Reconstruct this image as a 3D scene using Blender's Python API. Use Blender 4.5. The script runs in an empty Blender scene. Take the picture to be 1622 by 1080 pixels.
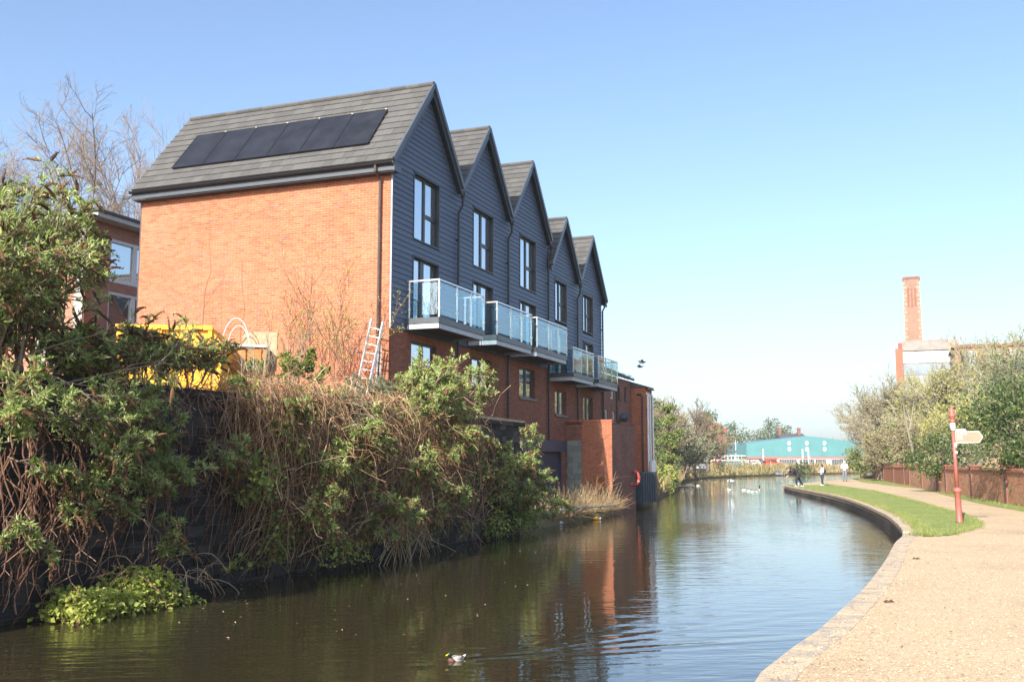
import bpy, math, random
import numpy as np
from mathutils import Vector, Matrix

# ------------------------------------------------------------------ camera, sky, sun, exposure
SC = bpy.context.scene
COL = SC.collection
EYE = np.array([0.0, 0.0, 1.6])
FPX = 1620.0
PITCH = math.atan(193.0 / FPX)
cam_d = bpy.data.cameras.new('camera')
cam_d.sensor_width = 36.0
cam_d.lens = 36.0 * FPX / 1622.0
cam_d.clip_start = 0.1
cam_d.clip_end = 9000
cam = bpy.data.objects.new('camera', cam_d)
cam.location = EYE
cam.rotation_euler = (math.pi / 2 + PITCH, 0, 0)
COL.objects.link(cam)
SC.camera = cam

SUN_AZ = math.radians(205.7)      # clockwise from +Y
SUN_EL = math.radians(31)
world = bpy.data.worlds.new('World')
SC.world = world
world.use_nodes = True
wn = world.node_tree
wn.nodes.clear()
sky = wn.nodes.new('ShaderNodeTexSky')
sky.sky_type = 'NISHITA'
sky.sun_disc = False
sky.sun_elevation = SUN_EL
sky.sun_rotation = SUN_AZ
sky.altitude = 0
sky.air_density = 0.9
sky.dust_density = 1.6
sky.ozone_density = 2.3
bg = wn.nodes.new('ShaderNodeBackground')
bg.inputs['Strength'].default_value = 0.135
wo = wn.nodes.new('ShaderNodeOutputWorld')
wn.links.new(sky.outputs[0], bg.inputs['Color'])
wn.links.new(bg.outputs[0], wo.inputs['Surface'])

sun_d = bpy.data.lights.new('sun', 'SUN')
sun_d.energy = 4.6
sun_d.angle = math.radians(0.53)
sun_d.color = (1.0, 0.93, 0.83)
sun = bpy.data.objects.new('sun', sun_d)
to_sun = Vector((math.sin(SUN_AZ) * math.cos(SUN_EL), math.cos(SUN_AZ) * math.cos(SUN_EL), math.sin(SUN_EL)))
sun.rotation_euler = to_sun.to_track_quat('Z', 'Y').to_euler()
sun.location = (-30, -40, 40)
COL.objects.link(sun)

SC.view_settings.view_transform = 'Standard'
SC.view_settings.look = 'None'
SC.view_settings.gamma = 1.0
SC.view_settings.use_curve_mapping = False
SC.view_settings.exposure = 1.0
SC.render.engine = 'CYCLES'
SC.cycles.max_bounces = 6
SC.cycles.transparent_max_bounces = 8
SC.cycles.volume_bounces = 0
SC.cycles.caustics_reflective = False
SC.cycles.caustics_refractive = False

# ------------------------------------------------------------------ survey helpers (layout only)
CP, SP = math.cos(PITCH), math.sin(PITCH)
def ray(px, py):
    u = (px - 811) / FPX; v = (540 - py) / FPX
    return np.array([u, CP - v * SP, SP + v * CP])
def at(px, py, Y):
    d = ray(px, py); return EYE + d * (Y / d[1])
def atz(px, py, z):
    d = ray(px, py); return EYE + d * ((z - EYE[2]) / d[2])
A1 = math.atan2((1445 - 811) / FPX, CP + 193 / FPX * SP)
E1 = np.array([math.sin(A1), math.cos(A1), 0.0])      # along the terrace, away from the camera
E2 = np.array([-E1[1], E1[0], 0.0])                   # from the canal into the terrace
ORG = np.array([-3.22, 26.66, 0.0])                   # near corner of the terrace
ROT = math.atan2(E1[1], E1[0])
def W(s, off, z):                                     # along, towards the canal, up
    return ORG + E1 * s - E2 * off + np.array([0, 0, z])
def fac(px, py, off=0.0):
    P0 = ORG - E2 * off; d = ray(px, py)
    P = EYE + d * (np.dot(P0 - EYE, E2) / np.dot(d, E2))
    return float(np.dot(P - ORG, E1)), float(P[2])
def V3(a): return np.array(a, float)

# ------------------------------------------------------------------ materials
MATS = {}
class NT:
    def __init__(s, name):
        m = bpy.data.materials.new(name); m.use_nodes = True
        s.m = m; s.t = m.node_tree; s.t.nodes.clear()
        s.out = s.n('ShaderNodeOutputMaterial')
        s.p = s.n('ShaderNodeBsdfPrincipled')
        s.l(s.p.outputs[0], s.out.inputs[0])
    def n(s, t, **k):
        x = s.t.nodes.new(t)
        for a, b in k.items(): setattr(x, a, b)
        return x
    def l(s, a, b): s.t.links.new(a, b)
    def val(s, sock, v):
        if hasattr(v, 'is_linked') or hasattr(v, 'links'): s.l(v, sock)
        else: sock.default_value = v
    def math(s, op, a, b=0.0):
        x = s.n('ShaderNodeMath', operation=op); s.val(x.inputs[0], a); s.val(x.inputs[1], b); return x.outputs[0]
    def noise(s, vec, scale, detail=3, rough=0.55):
        x = s.n('ShaderNodeTexNoise'); x.inputs['Scale'].default_value = scale
        x.inputs['Detail'].default_value = detail; x.inputs['Roughness'].default_value = rough
        if vec is not None: s.l(vec, x.inputs['Vector'])
        return x.outputs['Fac']
    def ramp(s, fac, stops, interp='LINEAR'):
        x = s.n('ShaderNodeValToRGB'); r = x.color_ramp; r.interpolation = interp
        while len(r.elements) < len(stops): r.elements.new(0.5)
        for e, (p, c) in zip(r.elements, stops):
            e.position = p; e.color = (*c, 1)
        s.l(fac, x.inputs[0]); return x.outputs[0]
    def mix(s, fac, a, b, mode='MIX'):
        x = s.n('ShaderNodeMix', data_type='RGBA', blend_type=mode)
        s.val(x.inputs[0], fac)
        for i, v in ((6, a), (7, b)):
            if isinstance(v, tuple): x.inputs[i].default_value = (*v, 1)
            else: s.l(v, x.inputs[i])
        return x.outputs[2]
    def coords(s, kind='Object'):
        return s.n('ShaderNodeTexCoord').outputs[kind]
    def pos(s): return s.n('ShaderNodeNewGeometry').outputs['Position']
    def rand(s):
        g = s.n('ShaderNodeNewGeometry').outputs['Random Per Island']
        o = s.n('ShaderNodeObjectInfo').outputs['Random']
        return s.math('FRACT', s.math('ADD', g, o))
    def mapping(s, vec, scale):
        x = s.n('ShaderNodeMapping'); x.inputs['Scale'].default_value = scale
        s.l(vec, x.inputs['Vector']); return x.outputs[0]
    def bump(s, h, strength=0.3, dist=0.02):
        b = s.n('ShaderNodeBump'); b.inputs['Strength'].default_value = strength
        b.inputs['Distance'].default_value = dist; s.l(h, b.inputs['Height'])
        s.l(b.outputs[0], s.p.inputs['Normal']); return b
    def set(s, col=None, rough=None, metal=None, spec=None):
        if col is not None:
            if isinstance(col, tuple): s.p.inputs['Base Color'].default_value = (*col, 1)
            else: s.l(col, s.p.inputs['Base Color'])
        if rough is not None: s.val(s.p.inputs['Roughness'], rough)
        if metal is not None: s.p.inputs['Metallic'].default_value = metal
        if spec is not None: s.p.inputs['Specular IOR Level'].default_value = spec
        return s.m

def plain(name, col, rough=0.6, metal=0.0, var=0.25, scale=6.0, bump=0.0, spec=0.5):
    if name in MATS: return MATS[name]
    t = NT(name); f = t.noise(t.coords(), scale, 4)
    lo = tuple(c * (1 - var) for c in col); hi = tuple(min(1, c * (1 + var)) for c in col)
    t.set(t.ramp(f, [(0.3, lo), (0.7, hi)]), rough, metal, spec)
    if bump: t.bump(t.noise(t.coords(), scale * 6, 4), bump, 0.01)
    MATS[name] = t.m; return t.m

def pieces_mat(name, stops, rough=0.85, grain=40, gstr=0.25, stain=0.0, spec=0.3):
    """one colour per brick / tile / leaf, plus a fine grain"""
    t = NT(name); c = t.ramp(t.rand(), stops)
    f = t.noise(t.pos(), grain, 3)
    c = t.mix(gstr, c, t.ramp(f, [(0.3, (0.25, 0.25, 0.25)), (0.7, (1.0, 1.0, 1.0))]), 'MULTIPLY')
    if stain:
        g = t.noise(t.pos(), 0.55, 4, 0.6)
        c = t.mix(t.math('MULTIPLY', t.ramp(g, [(0.45, (0, 0, 0)), (0.7, (1, 1, 1))]), stain), c, (0.75, 0.62, 0.5), 'MIX')
    t.set(c, rough, 0, spec); t.bump(f, 0.25, 0.004)
    return t.m

def leaf_mat(name, stops, trans=0.38, rough=0.55, clump=0.45):
    t = NT(name); c = t.ramp(t.rand(), stops)
    cl = t.noise(t.pos(), 1.3, 2)
    c = t.mix(clump * 0.5, c, t.ramp(cl, [(0.35, (0.45, 0.5, 0.4)), (0.65, (1.3, 1.25, 1.0))]), 'MULTIPLY')
    t.set(c, rough, 0, 0.35)
    if trans:
        tr = t.n('ShaderNodeBsdfTranslucent'); t.l(c, tr.inputs[0])
        mx = t.n('ShaderNodeMixShader'); mx.inputs[0].default_value = trans
        t.l(t.p.outputs[0], mx.inputs[1]); t.l(tr.outputs[0], mx.inputs[2]); t.l(mx.outputs[0], t.out.inputs[0])
    return t.m

def brickwall_mat(name, c1, c2, mortar, bw=0.215, bh=0.0675, dirt=0.3, dirtcol=(0.06, 0.05, 0.05)):
    t = NT(name); co = t.coords()
    sep = t.n('ShaderNodeSeparateXYZ'); t.l(co, sep.inputs[0])
    cmb = t.n('ShaderNodeCombineXYZ'); t.l(t.math('ADD', sep.outputs[0], sep.outputs[1]), cmb.inputs[0]); t.l(sep.outputs[2], cmb.inputs[1])
    b = t.n('ShaderNodeTexBrick'); t.l(cmb.outputs[0], b.inputs['Vector'])
    b.inputs['Scale'].default_value = 1.0; b.inputs['Brick Width'].default_value = bw; b.inputs['Row Height'].default_value = bh
    b.inputs['Mortar Size'].default_value = 0.006; b.inputs['Bias'].default_value = -0.1
    b.inputs['Color1'].default_value = (*c1, 1); b.inputs['Color2'].default_value = (*c2, 1); b.inputs['Mortar'].default_value = (*mortar, 1)
    n = t.noise(co, 0.9, 5, 0.65)
    c = t.mix(t.math('MULTIPLY', t.ramp(n, [(0.42, (0, 0, 0)), (0.7, (1, 1, 1))]), dirt), b.outputs['Color'], dirtcol)
    n2 = t.noise(co, 9, 3)
    c = t.mix(0.4, c, t.ramp(n2, [(0.3, (0.55, 0.55, 0.55)), (0.7, (1.2, 1.2, 1.2))]), 'MULTIPLY')
    t.set(c, 0.9, 0, 0.25)
    t.bump(t.math('SUBTRACT', 1.0, b.outputs['Fac']), 0.6, 0.008)
    return t.m

M = {}
M['brick'] = pieces_mat('orange_facing_brick', [(0.0, (0.36, 0.115, 0.055)), (0.09, (0.41, 0.132, 0.063)), (0.4, (0.465, 0.154, 0.072)), (0.78, (0.51, 0.178, 0.085)), (0.93, (0.44, 0.160, 0.088)), (1.0, (0.27, 0.13, 0.095))], grain=60, gstr=0.25, stain=0.05)
M['mortar'] = plain('pale_mortar', (0.60, 0.42, 0.30), 0.95, bump=0.2)
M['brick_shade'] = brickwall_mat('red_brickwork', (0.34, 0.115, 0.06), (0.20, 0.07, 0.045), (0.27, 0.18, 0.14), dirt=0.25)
M['brick_old'] = brickwall_mat('old_red_brickwork', (0.33, 0.12, 0.075), (0.20, 0.085, 0.065), (0.30, 0.22, 0.18), dirt=0.45)
M['brick_orange'] = brickwall_mat('bright_orange_brickwork', (0.44, 0.145, 0.07), (0.34, 0.105, 0.055), (0.38, 0.26, 0.19), dirt=0.25)
M['brick_tan'] = brickwall_mat('tan_brickwork', (0.35, 0.195, 0.125), (0.28, 0.15, 0.095), (0.34, 0.27, 0.21), dirt=0.3)
M['brick_annex'] = brickwall_mat('annex_brickwork', (0.48, 0.21, 0.13), (0.38, 0.15, 0.09), (0.45, 0.35, 0.28), dirt=0.1)
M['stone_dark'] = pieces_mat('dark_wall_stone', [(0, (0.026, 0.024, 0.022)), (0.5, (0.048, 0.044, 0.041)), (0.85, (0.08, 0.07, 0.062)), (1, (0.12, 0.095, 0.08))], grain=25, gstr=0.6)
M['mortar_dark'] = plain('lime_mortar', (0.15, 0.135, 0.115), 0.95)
M['clad'] = pieces_mat('slate_blue_cladding', [(0, (0.086, 0.116, 0.178)), (1, (0.106, 0.140, 0.208))], rough=0.5, grain=18, gstr=0.25, spec=0.4)
M['trim'] = plain('anthracite_trim', (0.028, 0.034, 0.042), 0.4, var=0.15)
M['fascia'] = plain('grey_fascia', (0.075, 0.086, 0.10), 0.4, var=0.1)
M['tile'] = pieces_mat('grey_roof_tile', [(0, (0.092, 0.090, 0.086)), (0.5, (0.108, 0.105, 0.101)), (1, (0.124, 0.121, 0.116))], grain=30, gstr=0.25)
M['tile_under'] = plain('roof_felt', (0.05, 0.048, 0.045), 0.9)
M['solar'] = plain('solar_glass', (0.020, 0.020, 0.024), 0.3, var=0.3, scale=2, spec=0.4)
M['black'] = plain('black_plastic', (0.012, 0.012, 0.014), 0.35)
M['steel'] = plain('brushed_steel', (0.62, 0.62, 0.62), 0.3, 0.75, var=0.05)
M['alu'] = plain('aluminium', (0.70, 0.70, 0.70), 0.42, 0.4, var=0.08)
M['channel'] = plain('galvanised_channel', (0.42, 0.45, 0.49), 0.5, 0.2, var=0.1)
M['deck'] = plain('grey_deck_board', (0.12, 0.14, 0.16), 0.6)
M['white'] = plain('white_paint', (0.78, 0.78, 0.76), 0.45, var=0.06)
M['wood'] = plain('weathered_timber', (0.42, 0.30, 0.18), 0.8, scale=9)
M['rust'] = plain('rusty_ochre_steel', (0.36, 0.16, 0.04), 0.8, var=0.5, scale=3)
M['yellow'] = plain('yellow_paint', (0.85, 0.42, 0.02), 0.5, var=0.15, scale=4)
M['soil'] = plain('bare_soil', (0.12, 0.085, 0.055), 0.95, var=0.5, scale=2, bump=0.5)
M['shutter'] = plain('dark_blue_steel', (0.030, 0.042, 0.075), 0.5, var=0.15)
M['block'] = pieces_mat('concrete_block', [(0, (0.19, 0.215, 0.20)), (1, (0.29, 0.31, 0.28))], grain=30, gstr=0.3)
M['concrete'] = plain('pale_concrete', (0.38, 0.36, 0.32), 0.9, bump=0.3)
M['red'] = plain('red_paint', (0.55, 0.05, 0.03), 0.5)
M['post_red'] = plain('maroon_cast_iron', (0.36, 0.115, 0.09), 0.5, var=0.15)
M['sign'] = plain('tan_sign_face', (0.34, 0.235, 0.165), 0.5, var=0.05)
M['blue'] = plain('blue_plastic', (0.02, 0.22, 0.55), 0.5)
M['teal'] = plain('teal_profiled_steel', (0.10, 0.27, 0.285), 0.5, var=0.08, scale=0.4)
M['palegrey'] = plain('pale_grey_steel', (0.52, 0.54, 0.54), 0.6, var=0.1)
M['twig'] = pieces_mat('dead_stem', [(0, (0.12, 0.06, 0.032)), (0.4, (0.36, 0.205, 0.105)), (0.8, (0.53, 0.345, 0.195)), (1, (0.64, 0.48, 0.30))], grain=30, gstr=0.3)
M['twig_red'] = pieces_mat('red_brown_stem', [(0, (0.13, 0.065, 0.045)), (0.6, (0.29, 0.155, 0.10)), (1, (0.42, 0.27, 0.18))], grain=30, gstr=0.3)
M['bark'] = pieces_mat('grey_brown_bark', [(0, (0.20, 0.15, 0.11)), (1, (0.32, 0.25, 0.19))], grain=12, gstr=0.4)
M['bark_pale'] = pieces_mat('pale_bark', [(0, (0.25, 0.225, 0.165)), (1, (0.39, 0.355, 0.265))], grain=12, gstr=0.35)
M['panicle'] = pieces_mat('dead_flower', [(0, (0.10, 0.05, 0.025)), (1, (0.23, 0.125, 0.06))], grain=60, gstr=0.5)
M['reed'] = pieces_mat('dry_reed', [(0, (0.30, 0.20, 0.10)), (0.6, (0.44, 0.32, 0.17)), (1, (0.52, 0.41, 0.24))], grain=20, gstr=0.2)
M['leaf_bud'] = leaf_mat('buddleia_leaf', [(0, (0.17, 0.25, 0.06)), (0.35, (0.32, 0.42, 0.11)), (0.7, (0.45, 0.53, 0.20)), (0.9, (0.52, 0.57, 0.34)), (1, (0.60, 0.53, 0.20))])
M['leaf_pale'] = leaf_mat('grey_green_leaf', [(0, (0.22, 0.24, 0.15)), (0.6, (0.34, 0.36, 0.22)), (1, (0.44, 0.45, 0.30))])
M['leaf_ivy'] = leaf_mat('ivy_leaf', [(0, (0.10, 0.16, 0.035)), (0.6, (0.23, 0.31, 0.07)), (0.9, (0.38, 0.43, 0.11)), (1, (0.5, 0.46, 0.08))], rough=0.4)
M['leaf_lime'] = leaf_mat('lime_leaf', [(0, (0.28, 0.34, 0.06)), (0.6, (0.46, 0.52, 0.11)), (1, (0.58, 0.58, 0.18))])
M['leaf_dark'] = leaf_mat('dark_evergreen_leaf', [(0, (0.045, 0.085, 0.028)), (0.6, (0.10, 0.155, 0.045)), (1, (0.22, 0.26, 0.08))], rough=0.4)
M['leaf_con'] = leaf_mat('conifer_leaf', [(0, (0.10, 0.13, 0.08)), (0.6, (0.17, 0.205, 0.12)), (1, (0.26, 0.28, 0.17))])
M['leaf_spring'] = leaf_mat('spring_bud_leaf', [(0, (0.36, 0.36, 0.10)), (0.6, (0.50, 0.49, 0.15)), (1, (0.60, 0.58, 0.24))], trans=0.35)
M['leaf_tan'] = leaf_mat('tan_bud', [(0, (0.30, 0.26, 0.14)), (0.6, (0.41, 0.37, 0.20)), (1, (0.50, 0.47, 0.29))], trans=0.3)
M['leaf_mid'] = leaf_mat('mid_green_leaf', [(0, (0.12, 0.17, 0.045)), (0.6, (0.22, 0.28, 0.08)), (1, (0.34, 0.36, 0.15))])

def glass_mats():
    t = NT('window_glass')
    t.set((0.035, 0.045, 0.055), 0.3)
    g = t.n('ShaderNodeBsdfGlossy'); g.inputs['Roughness'].default_value = 0.015; g.inputs['Color'].default_value = (0.86, 0.9, 0.93, 1)
    mx = t.n('ShaderNodeMixShader'); mx.inputs[0].default_value = 0.62
    t.l(t.p.outputs[0], mx.inputs[1]); t.l(g.outputs[0], mx.inputs[2]); t.l(mx.outputs[0], t.out.inputs[0])
    M['pane'] = t.m
    t = NT('balustrade_glass')
    tr = t.n('ShaderNodeBsdfTransparent'); tr.inputs[0].default_value = (0.76, 0.89, 0.93, 1)
    g = t.n('ShaderNodeBsdfGlossy'); g.inputs['Roughness'].default_value = 0.02; g.inputs['Color'].default_value = (0.85, 0.95, 0.97, 1)
    lw = t.n('ShaderNodeLayerWeight'); lw.inputs[0].default_value = 0.55
    fa = t.math('ADD', t.math('MULTIPLY', lw.outputs['Fresnel'], 0.20), 0.05)
    mx = t.n('ShaderNodeMixShader'); t.l(fa, mx.inputs[0])
    t.l(tr.outputs[0], mx.inputs[1]); t.l(g.outputs[0], mx.inputs[2]); t.l(mx.outputs[0], t.out.inputs[0])
    M['glass'] = t.m
glass_mats()

def ground_mats():
    # bonded gravel path
    t = NT('beige_gravel'); p = t.pos()
    v = t.n('ShaderNodeTexVoronoi'); v.inputs['Scale'].default_value = 80; t.l(p, v.inputs['Vector'])
    sp = t.n('ShaderNodeSeparateColor'); t.l(v.outputs['Color'], sp.inputs[0])
    c = t.ramp(sp.outputs[0], [(0, (0.34, 0.235, 0.14)), (0.25, (0.51, 0.378, 0.238)), (0.7, (0.585, 0.445, 0.285)), (1, (0.70, 0.565, 0.39))])
    big = t.noise(p, 0.35, 6, 0.65)
    c = t.mix(0.6, c, t.ramp(big, [(0.32, (0.66, 0.63, 0.58)), (0.5, (0.97, 0.96, 0.95)), (0.7, (1.1, 1.1, 1.08))]), 'MULTIPLY')
    mid = t.noise(p, 9, 4, 0.7)
    c = t.mix(0.35, c, t.ramp(mid, [(0.3, (0.6, 0.58, 0.55)), (0.7, (1.15, 1.15, 1.15))]), 'MULTIPLY')
    t.set(c, 0.95, 0, 0.2); t.bump(v.outputs['Distance'], 0.5, 0.008); M['path'] = t.m
    # coping stone: grey with gravel trodden over it
    t = NT('coping_stone'); p = t.pos()
    v = t.n('ShaderNodeTexVoronoi'); v.inputs['Scale'].default_value = 60; t.l(p, v.inputs['Vector'])
    n = t.noise(p, 3.2, 5, 0.7); n2 = t.noise(p, 26, 4)
    c = t.ramp(n2, [(0.3, (0.23, 0.205, 0.175)), (0.7, (0.42, 0.37, 0.305))])
    sp = t.n('ShaderNodeSeparateColor'); t.l(v.outputs['Color'], sp.inputs[0])
    gr = t.math('MULTIPLY', t.ramp(n, [(0.38, (0, 0, 0)), (0.54, (1, 1, 1))]), t.math('GREATER_THAN', sp.outputs[1], 0.18))
    c = t.mix(gr, c, (0.57, 0.435, 0.28)); c = t.mix(0.05, c, t.ramp(t.rand(), [(0, (0.7, 0.7, 0.7)), (1, (1.1, 1.1, 1.1))]), 'MULTIPLY')
    t.set(c, 0.9, 0, 0.25); t.bump(n2, 0.4, 0.01); M['coping'] = t.m
    t = NT('lawn'); p = t.pos(); n = t.noise(p, 0.8, 5, 0.65); n2 = t.noise(p, 28, 3, 0.7)
    c = t.ramp(n, [(0.28, (0.16, 0.215, 0.06)), (0.45, (0.225, 0.275, 0.08)), (0.62, (0.28, 0.305, 0.10)), (0.75, (0.32, 0.29, 0.14))])
    c = t.mix(0.55, c, t.ramp(n2, [(0.3, (0.5, 0.52, 0.4)), (0.7, (1.25, 1.25, 1.2))]), 'MULTIPLY')
    t.set(c, 0.9, 0, 0.2); t.bump(n2, 0.6, 0.03); M['lawn'] = t.m
    t = NT('rough_ground'); p = t.pos(); n = t.noise(p, 0.25, 6, 0.65)
    t.set(t.ramp(n, [(0.3, (0.10, 0.11, 0.035)), (0.5, (0.20, 0.16, 0.08)), (0.7, (0.28, 0.23, 0.13))]), 0.95, 0, 0.2); M['rough'] = t.m
    # still brown canal water: small wind ripples, the wake of the duck
    t = NT('canal_water'); p = t.pos()
    d = t.mapping(p, (1.0, 0.55, 1.0))
    rot = t.n('ShaderNodeVectorRotate', rotation_type='Z_AXIS'); rot.inputs['Angle'].default_value = -0.15; t.l(p, rot.inputs['Vector'])
    a = t.noise(t.mapping(rot.outputs[0], (1.1, 3.6, 1)), 1.0, 2, 0.5)
    b = t.noise(t.mapping(rot.outputs[0], (3.0, 9.0, 1)), 1.0, 2, 0.5)
    c = t.noise(t.mapping(rot.outputs[0], (9.0, 24.0, 1)), 1.0, 2, 0.5)
    patch = t.ramp(t.noise(t.mapping(p, (0.16, 0.05, 1)), 1.0, 3, 0.55), [(0.38, (0.25, 0.25, 0.25)), (0.66, (1, 1, 1))])
    h = t.math('ADD', t.math('MULTIPLY', a, 0.9), t.math('ADD', t.math('MULTIPLY', b, 0.34), t.math('MULTIPLY', c, 0.07)))
    h = t.math('MULTIPLY', h, patch)
    sep = t.n('ShaderNodeSeparateXYZ'); t.l(p, sep.inputs[0])
    for (x0, y0, ux, uy, amp) in WAKES:
        rx = t.math('SUBTRACT', sep.outputs[0], x0); ry = t.math('SUBTRACT', sep.outputs[1], y0)
        al = t.math('ADD', t.math('MULTIPLY', rx, ux), t.math('MULTIPLY', ry, uy))
        ac = t.math('SUBTRACT', t.math('MULTIPLY', rx, uy), t.math('MULTIPLY', ry, ux))
        wd = t.math('ADD', 0.10, t.math('MULTIPLY', t.math('MAXIMUM', al, 0.0), 0.030))
        q = t.math('DIVIDE', ac, wd)
        g = t.math('EXPONENT', t.math('MULTIPLY', t.math('MULTIPLY', q, q), -0.5))
        wv = t.math('MULTIPLY', g, t.math('COSINE', t.math('MULTIPLY', q, 3.0)))
        on = t.math('MULTIPLY', t.math('GREATER_THAN', al, 0.05), t.math('EXPONENT', t.math('MULTIPLY', t.math('MAXIMUM', al, 0.0), -0.10)))
        h = t.math('ADD', h, t.math('MULTIPLY', t.math('MULTIPLY', wv, on), amp))
    t.set((0.034, 0.029, 0.013), 0.015, 0, 0.5)
    t.p.inputs['IOR'].default_value = 1.65
    t.bump(h, 0.5, WATER_BUMP); M['water'] = t.m
WATER_BUMP = 0.045
WAKES = [(-0.45, 10.55, 0.80, 0.60, 0.10), (-0.45, 10.55, 0.945, 0.326, 0.17), (-0.40, 10.55, 0.60, 0.80, 0.04)]
ground_mats()

# ------------------------------------------------------------------ mesh helpers
class MB:
    def __init__(s): s.v = []; s.f = []; s.n = 0
    def add(s, v, f):
        v = np.asarray(v, float).reshape(-1, 3); f = np.asarray(f, np.int64)
        s.v.append(v); s.f.append(f + s.n); s.n += len(v)
    BF = [[0, 3, 2, 1], [4, 5, 6, 7], [0, 1, 5, 4], [1, 2, 6, 5], [2, 3, 7, 6], [3, 0, 4, 7]]
    def box(s, lo, hi, fn=None):
        (x0, y0, z0), (x1, y1, z1) = lo, hi
        v = [[x0, y0, z0], [x1, y0, z0], [x1, y1, z0], [x0, y1, z0], [x0, y0, z1], [x1, y0, z1], [x1, y1, z1], [x0, y1, z1]]
        if fn is not None: v = [fn(*q) for q in v]
        s.add(v, s.BF)
    def bar(s, a, b, w, h=None, up=(0, 0, 1)):
        a = V3(a); b = V3(b); h = w if h is None else h
        d = b - a; d /= np.linalg.norm(d); u = V3(up)
        x = np.cross(d, u)
        if np.linalg.norm(x) < 1e-4: x = np.cross(d, V3((1, 0, 0)))
        x /= np.linalg.norm(x); u = np.cross(x, d)
        v = [p + x * i * w / 2 + u * j * h / 2 for p in (a, b) for i, j in ((-1, -1), (1, -1), (1, 1), (-1, 1))]
        s.add(v, s.BF)
    def tube(s, pts, rad, m=8, cap=True):
        pts = np.asarray(pts, float); k = len(pts)
        rad = np.full(k, rad) if np.isscalar(rad) else np.asarray(rad, float)
        V, F = tube_arrays(pts[None], rad[None], m)
        s.add(V, F)
        if cap:
            base = s.n - k * m
            s.f.append(np.array([list(range(base, base + m))[::-1]])); s.f.append(np.array([list(range(s.n - m, s.n))]))
    def tubes(s, P, R, m=3):
        if len(P) == 0: return
        V, F = tube_arrays(np.asarray(P, float), np.asarray(R, float), m); s.add(V, F)
    def loft(s, rings, m=10, cap=True):
        """rings: (centre, axis_a, axis_b) ellipses"""
        t = np.linspace(0, 2 * np.pi, m, endpoint=False); V = []
        for c, a, b in rings:
            V.append(V3(c) + np.cos(t)[:, None] * V3(a) + np.sin(t)[:, None] * V3(b))
        k = len(rings); F = []
        for i in range(k - 1):
            for j in range(m):
                F.append([i * m + j, i * m + (j + 1) % m, (i + 1) * m + (j + 1) % m, (i + 1) * m + j])
        b0 = s.n; s.add(np.concatenate(V), F)
        if cap:
            s.f.append(np.array([list(range(b0, b0 + m))[::-1]])); s.f.append(np.array([list(range(b0 + (k - 1) * m, b0 + k * m))]))
    def ball(s, c, r, m=10, k=6, squash=(1, 1, 1)):
        c = V3(c); R = []
        for i in range(k + 1):
            a = math.pi * (i + 0.04) / (k + 0.08) - math.pi / 2
            R.append((c + V3((0, 0, math.sin(a) * r * squash[2])), V3((math.cos(a) * r * squash[0], 0, 0)), V3((0, math.cos(a) * r * squash[1], 0))))
        s.loft(R, m)
    def prism(s, poly, z0, z1):
        """poly: ccw list of xy"""
        n = len(poly); v = [[x, y, z0] for x, y in poly] + [[x, y, z1] for x, y in poly]
        b = s.n; s.add(v, [[i, (i + 1) % n, n + (i + 1) % n, n + i] for i in range(n)])
        s.f.append(np.array([[b + n + i for i in range(n)]])); s.f.append(np.array([[b + i for i in range(n)][::-1]]))
    def extrude(s, poly, d):
        """planar poly (list of 3d) extruded by vector d"""
        n = len(poly); P = np.asarray(poly, float); b = s.n
        s.add(np.concatenate([P, P + V3(d)]), [[i, (i + 1) % n, n + (i + 1) % n, n + i] for i in range(n)])
        s.f.append(np.array([[b + n + i for i in range(n)]])); s.f.append(np.array([[b + i for i in range(n)][::-1]]))
    def leaves(s, P, D, U, L, Wd, fold=0.15):
        P = np.asarray(P); n = len(P)
        if n == 0: return
        D = D / np.linalg.norm(D, axis=1, keepdims=True)
        S = np.cross(D, U); S /= (np.linalg.norm(S, axis=1, keepdims=True) + 1e-9)
        N = np.cross(S, D); L = np.broadcast_to(L, (n,))[:, None]; Wd = np.broadcast_to(Wd, (n,))[:, None]
        V = np.stack([P, P + D * L * .45 + S * Wd / 2 + N * Wd * fold, P + D * L - N * L * .12, P + D * L * .45 - S * Wd / 2 + N * Wd * fold], 1).reshape(-1, 3)
        i = np.arange(n)[:, None] * 4
        s.add(V, np.concatenate([i + np.array([[0, 1, 2]]), i + np.array([[0, 2, 3]])]))
    def mesh(s, name, smooth=False):
        me = bpy.data.meshes.new(name)
        if not s.v: return me
        v = np.concatenate(s.v); me.vertices.add(len(v)); me.vertices.foreach_set('co', v.astype(np.float32).ravel())
        starts = []; loops = []; o = 0
        for f in s.f:
            k = f.shape[1]; loops.append(f.ravel()); starts.append(o + np.arange(len(f)) * k); o += f.size
        loops = np.concatenate(loops).astype(np.int32); starts = np.concatenate(starts).astype(np.int32)
        me.loops.add(len(loops)); me.loops.foreach_set('vertex_index', loops)
        me.polygons.add(len(starts)); me.polygons.foreach_set('loop_start', starts)
        me.update(calc_edges=True)
        me.polygons.foreach_set('use_smooth', np.full(len(starts), bool(smooth)))
        return me

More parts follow.
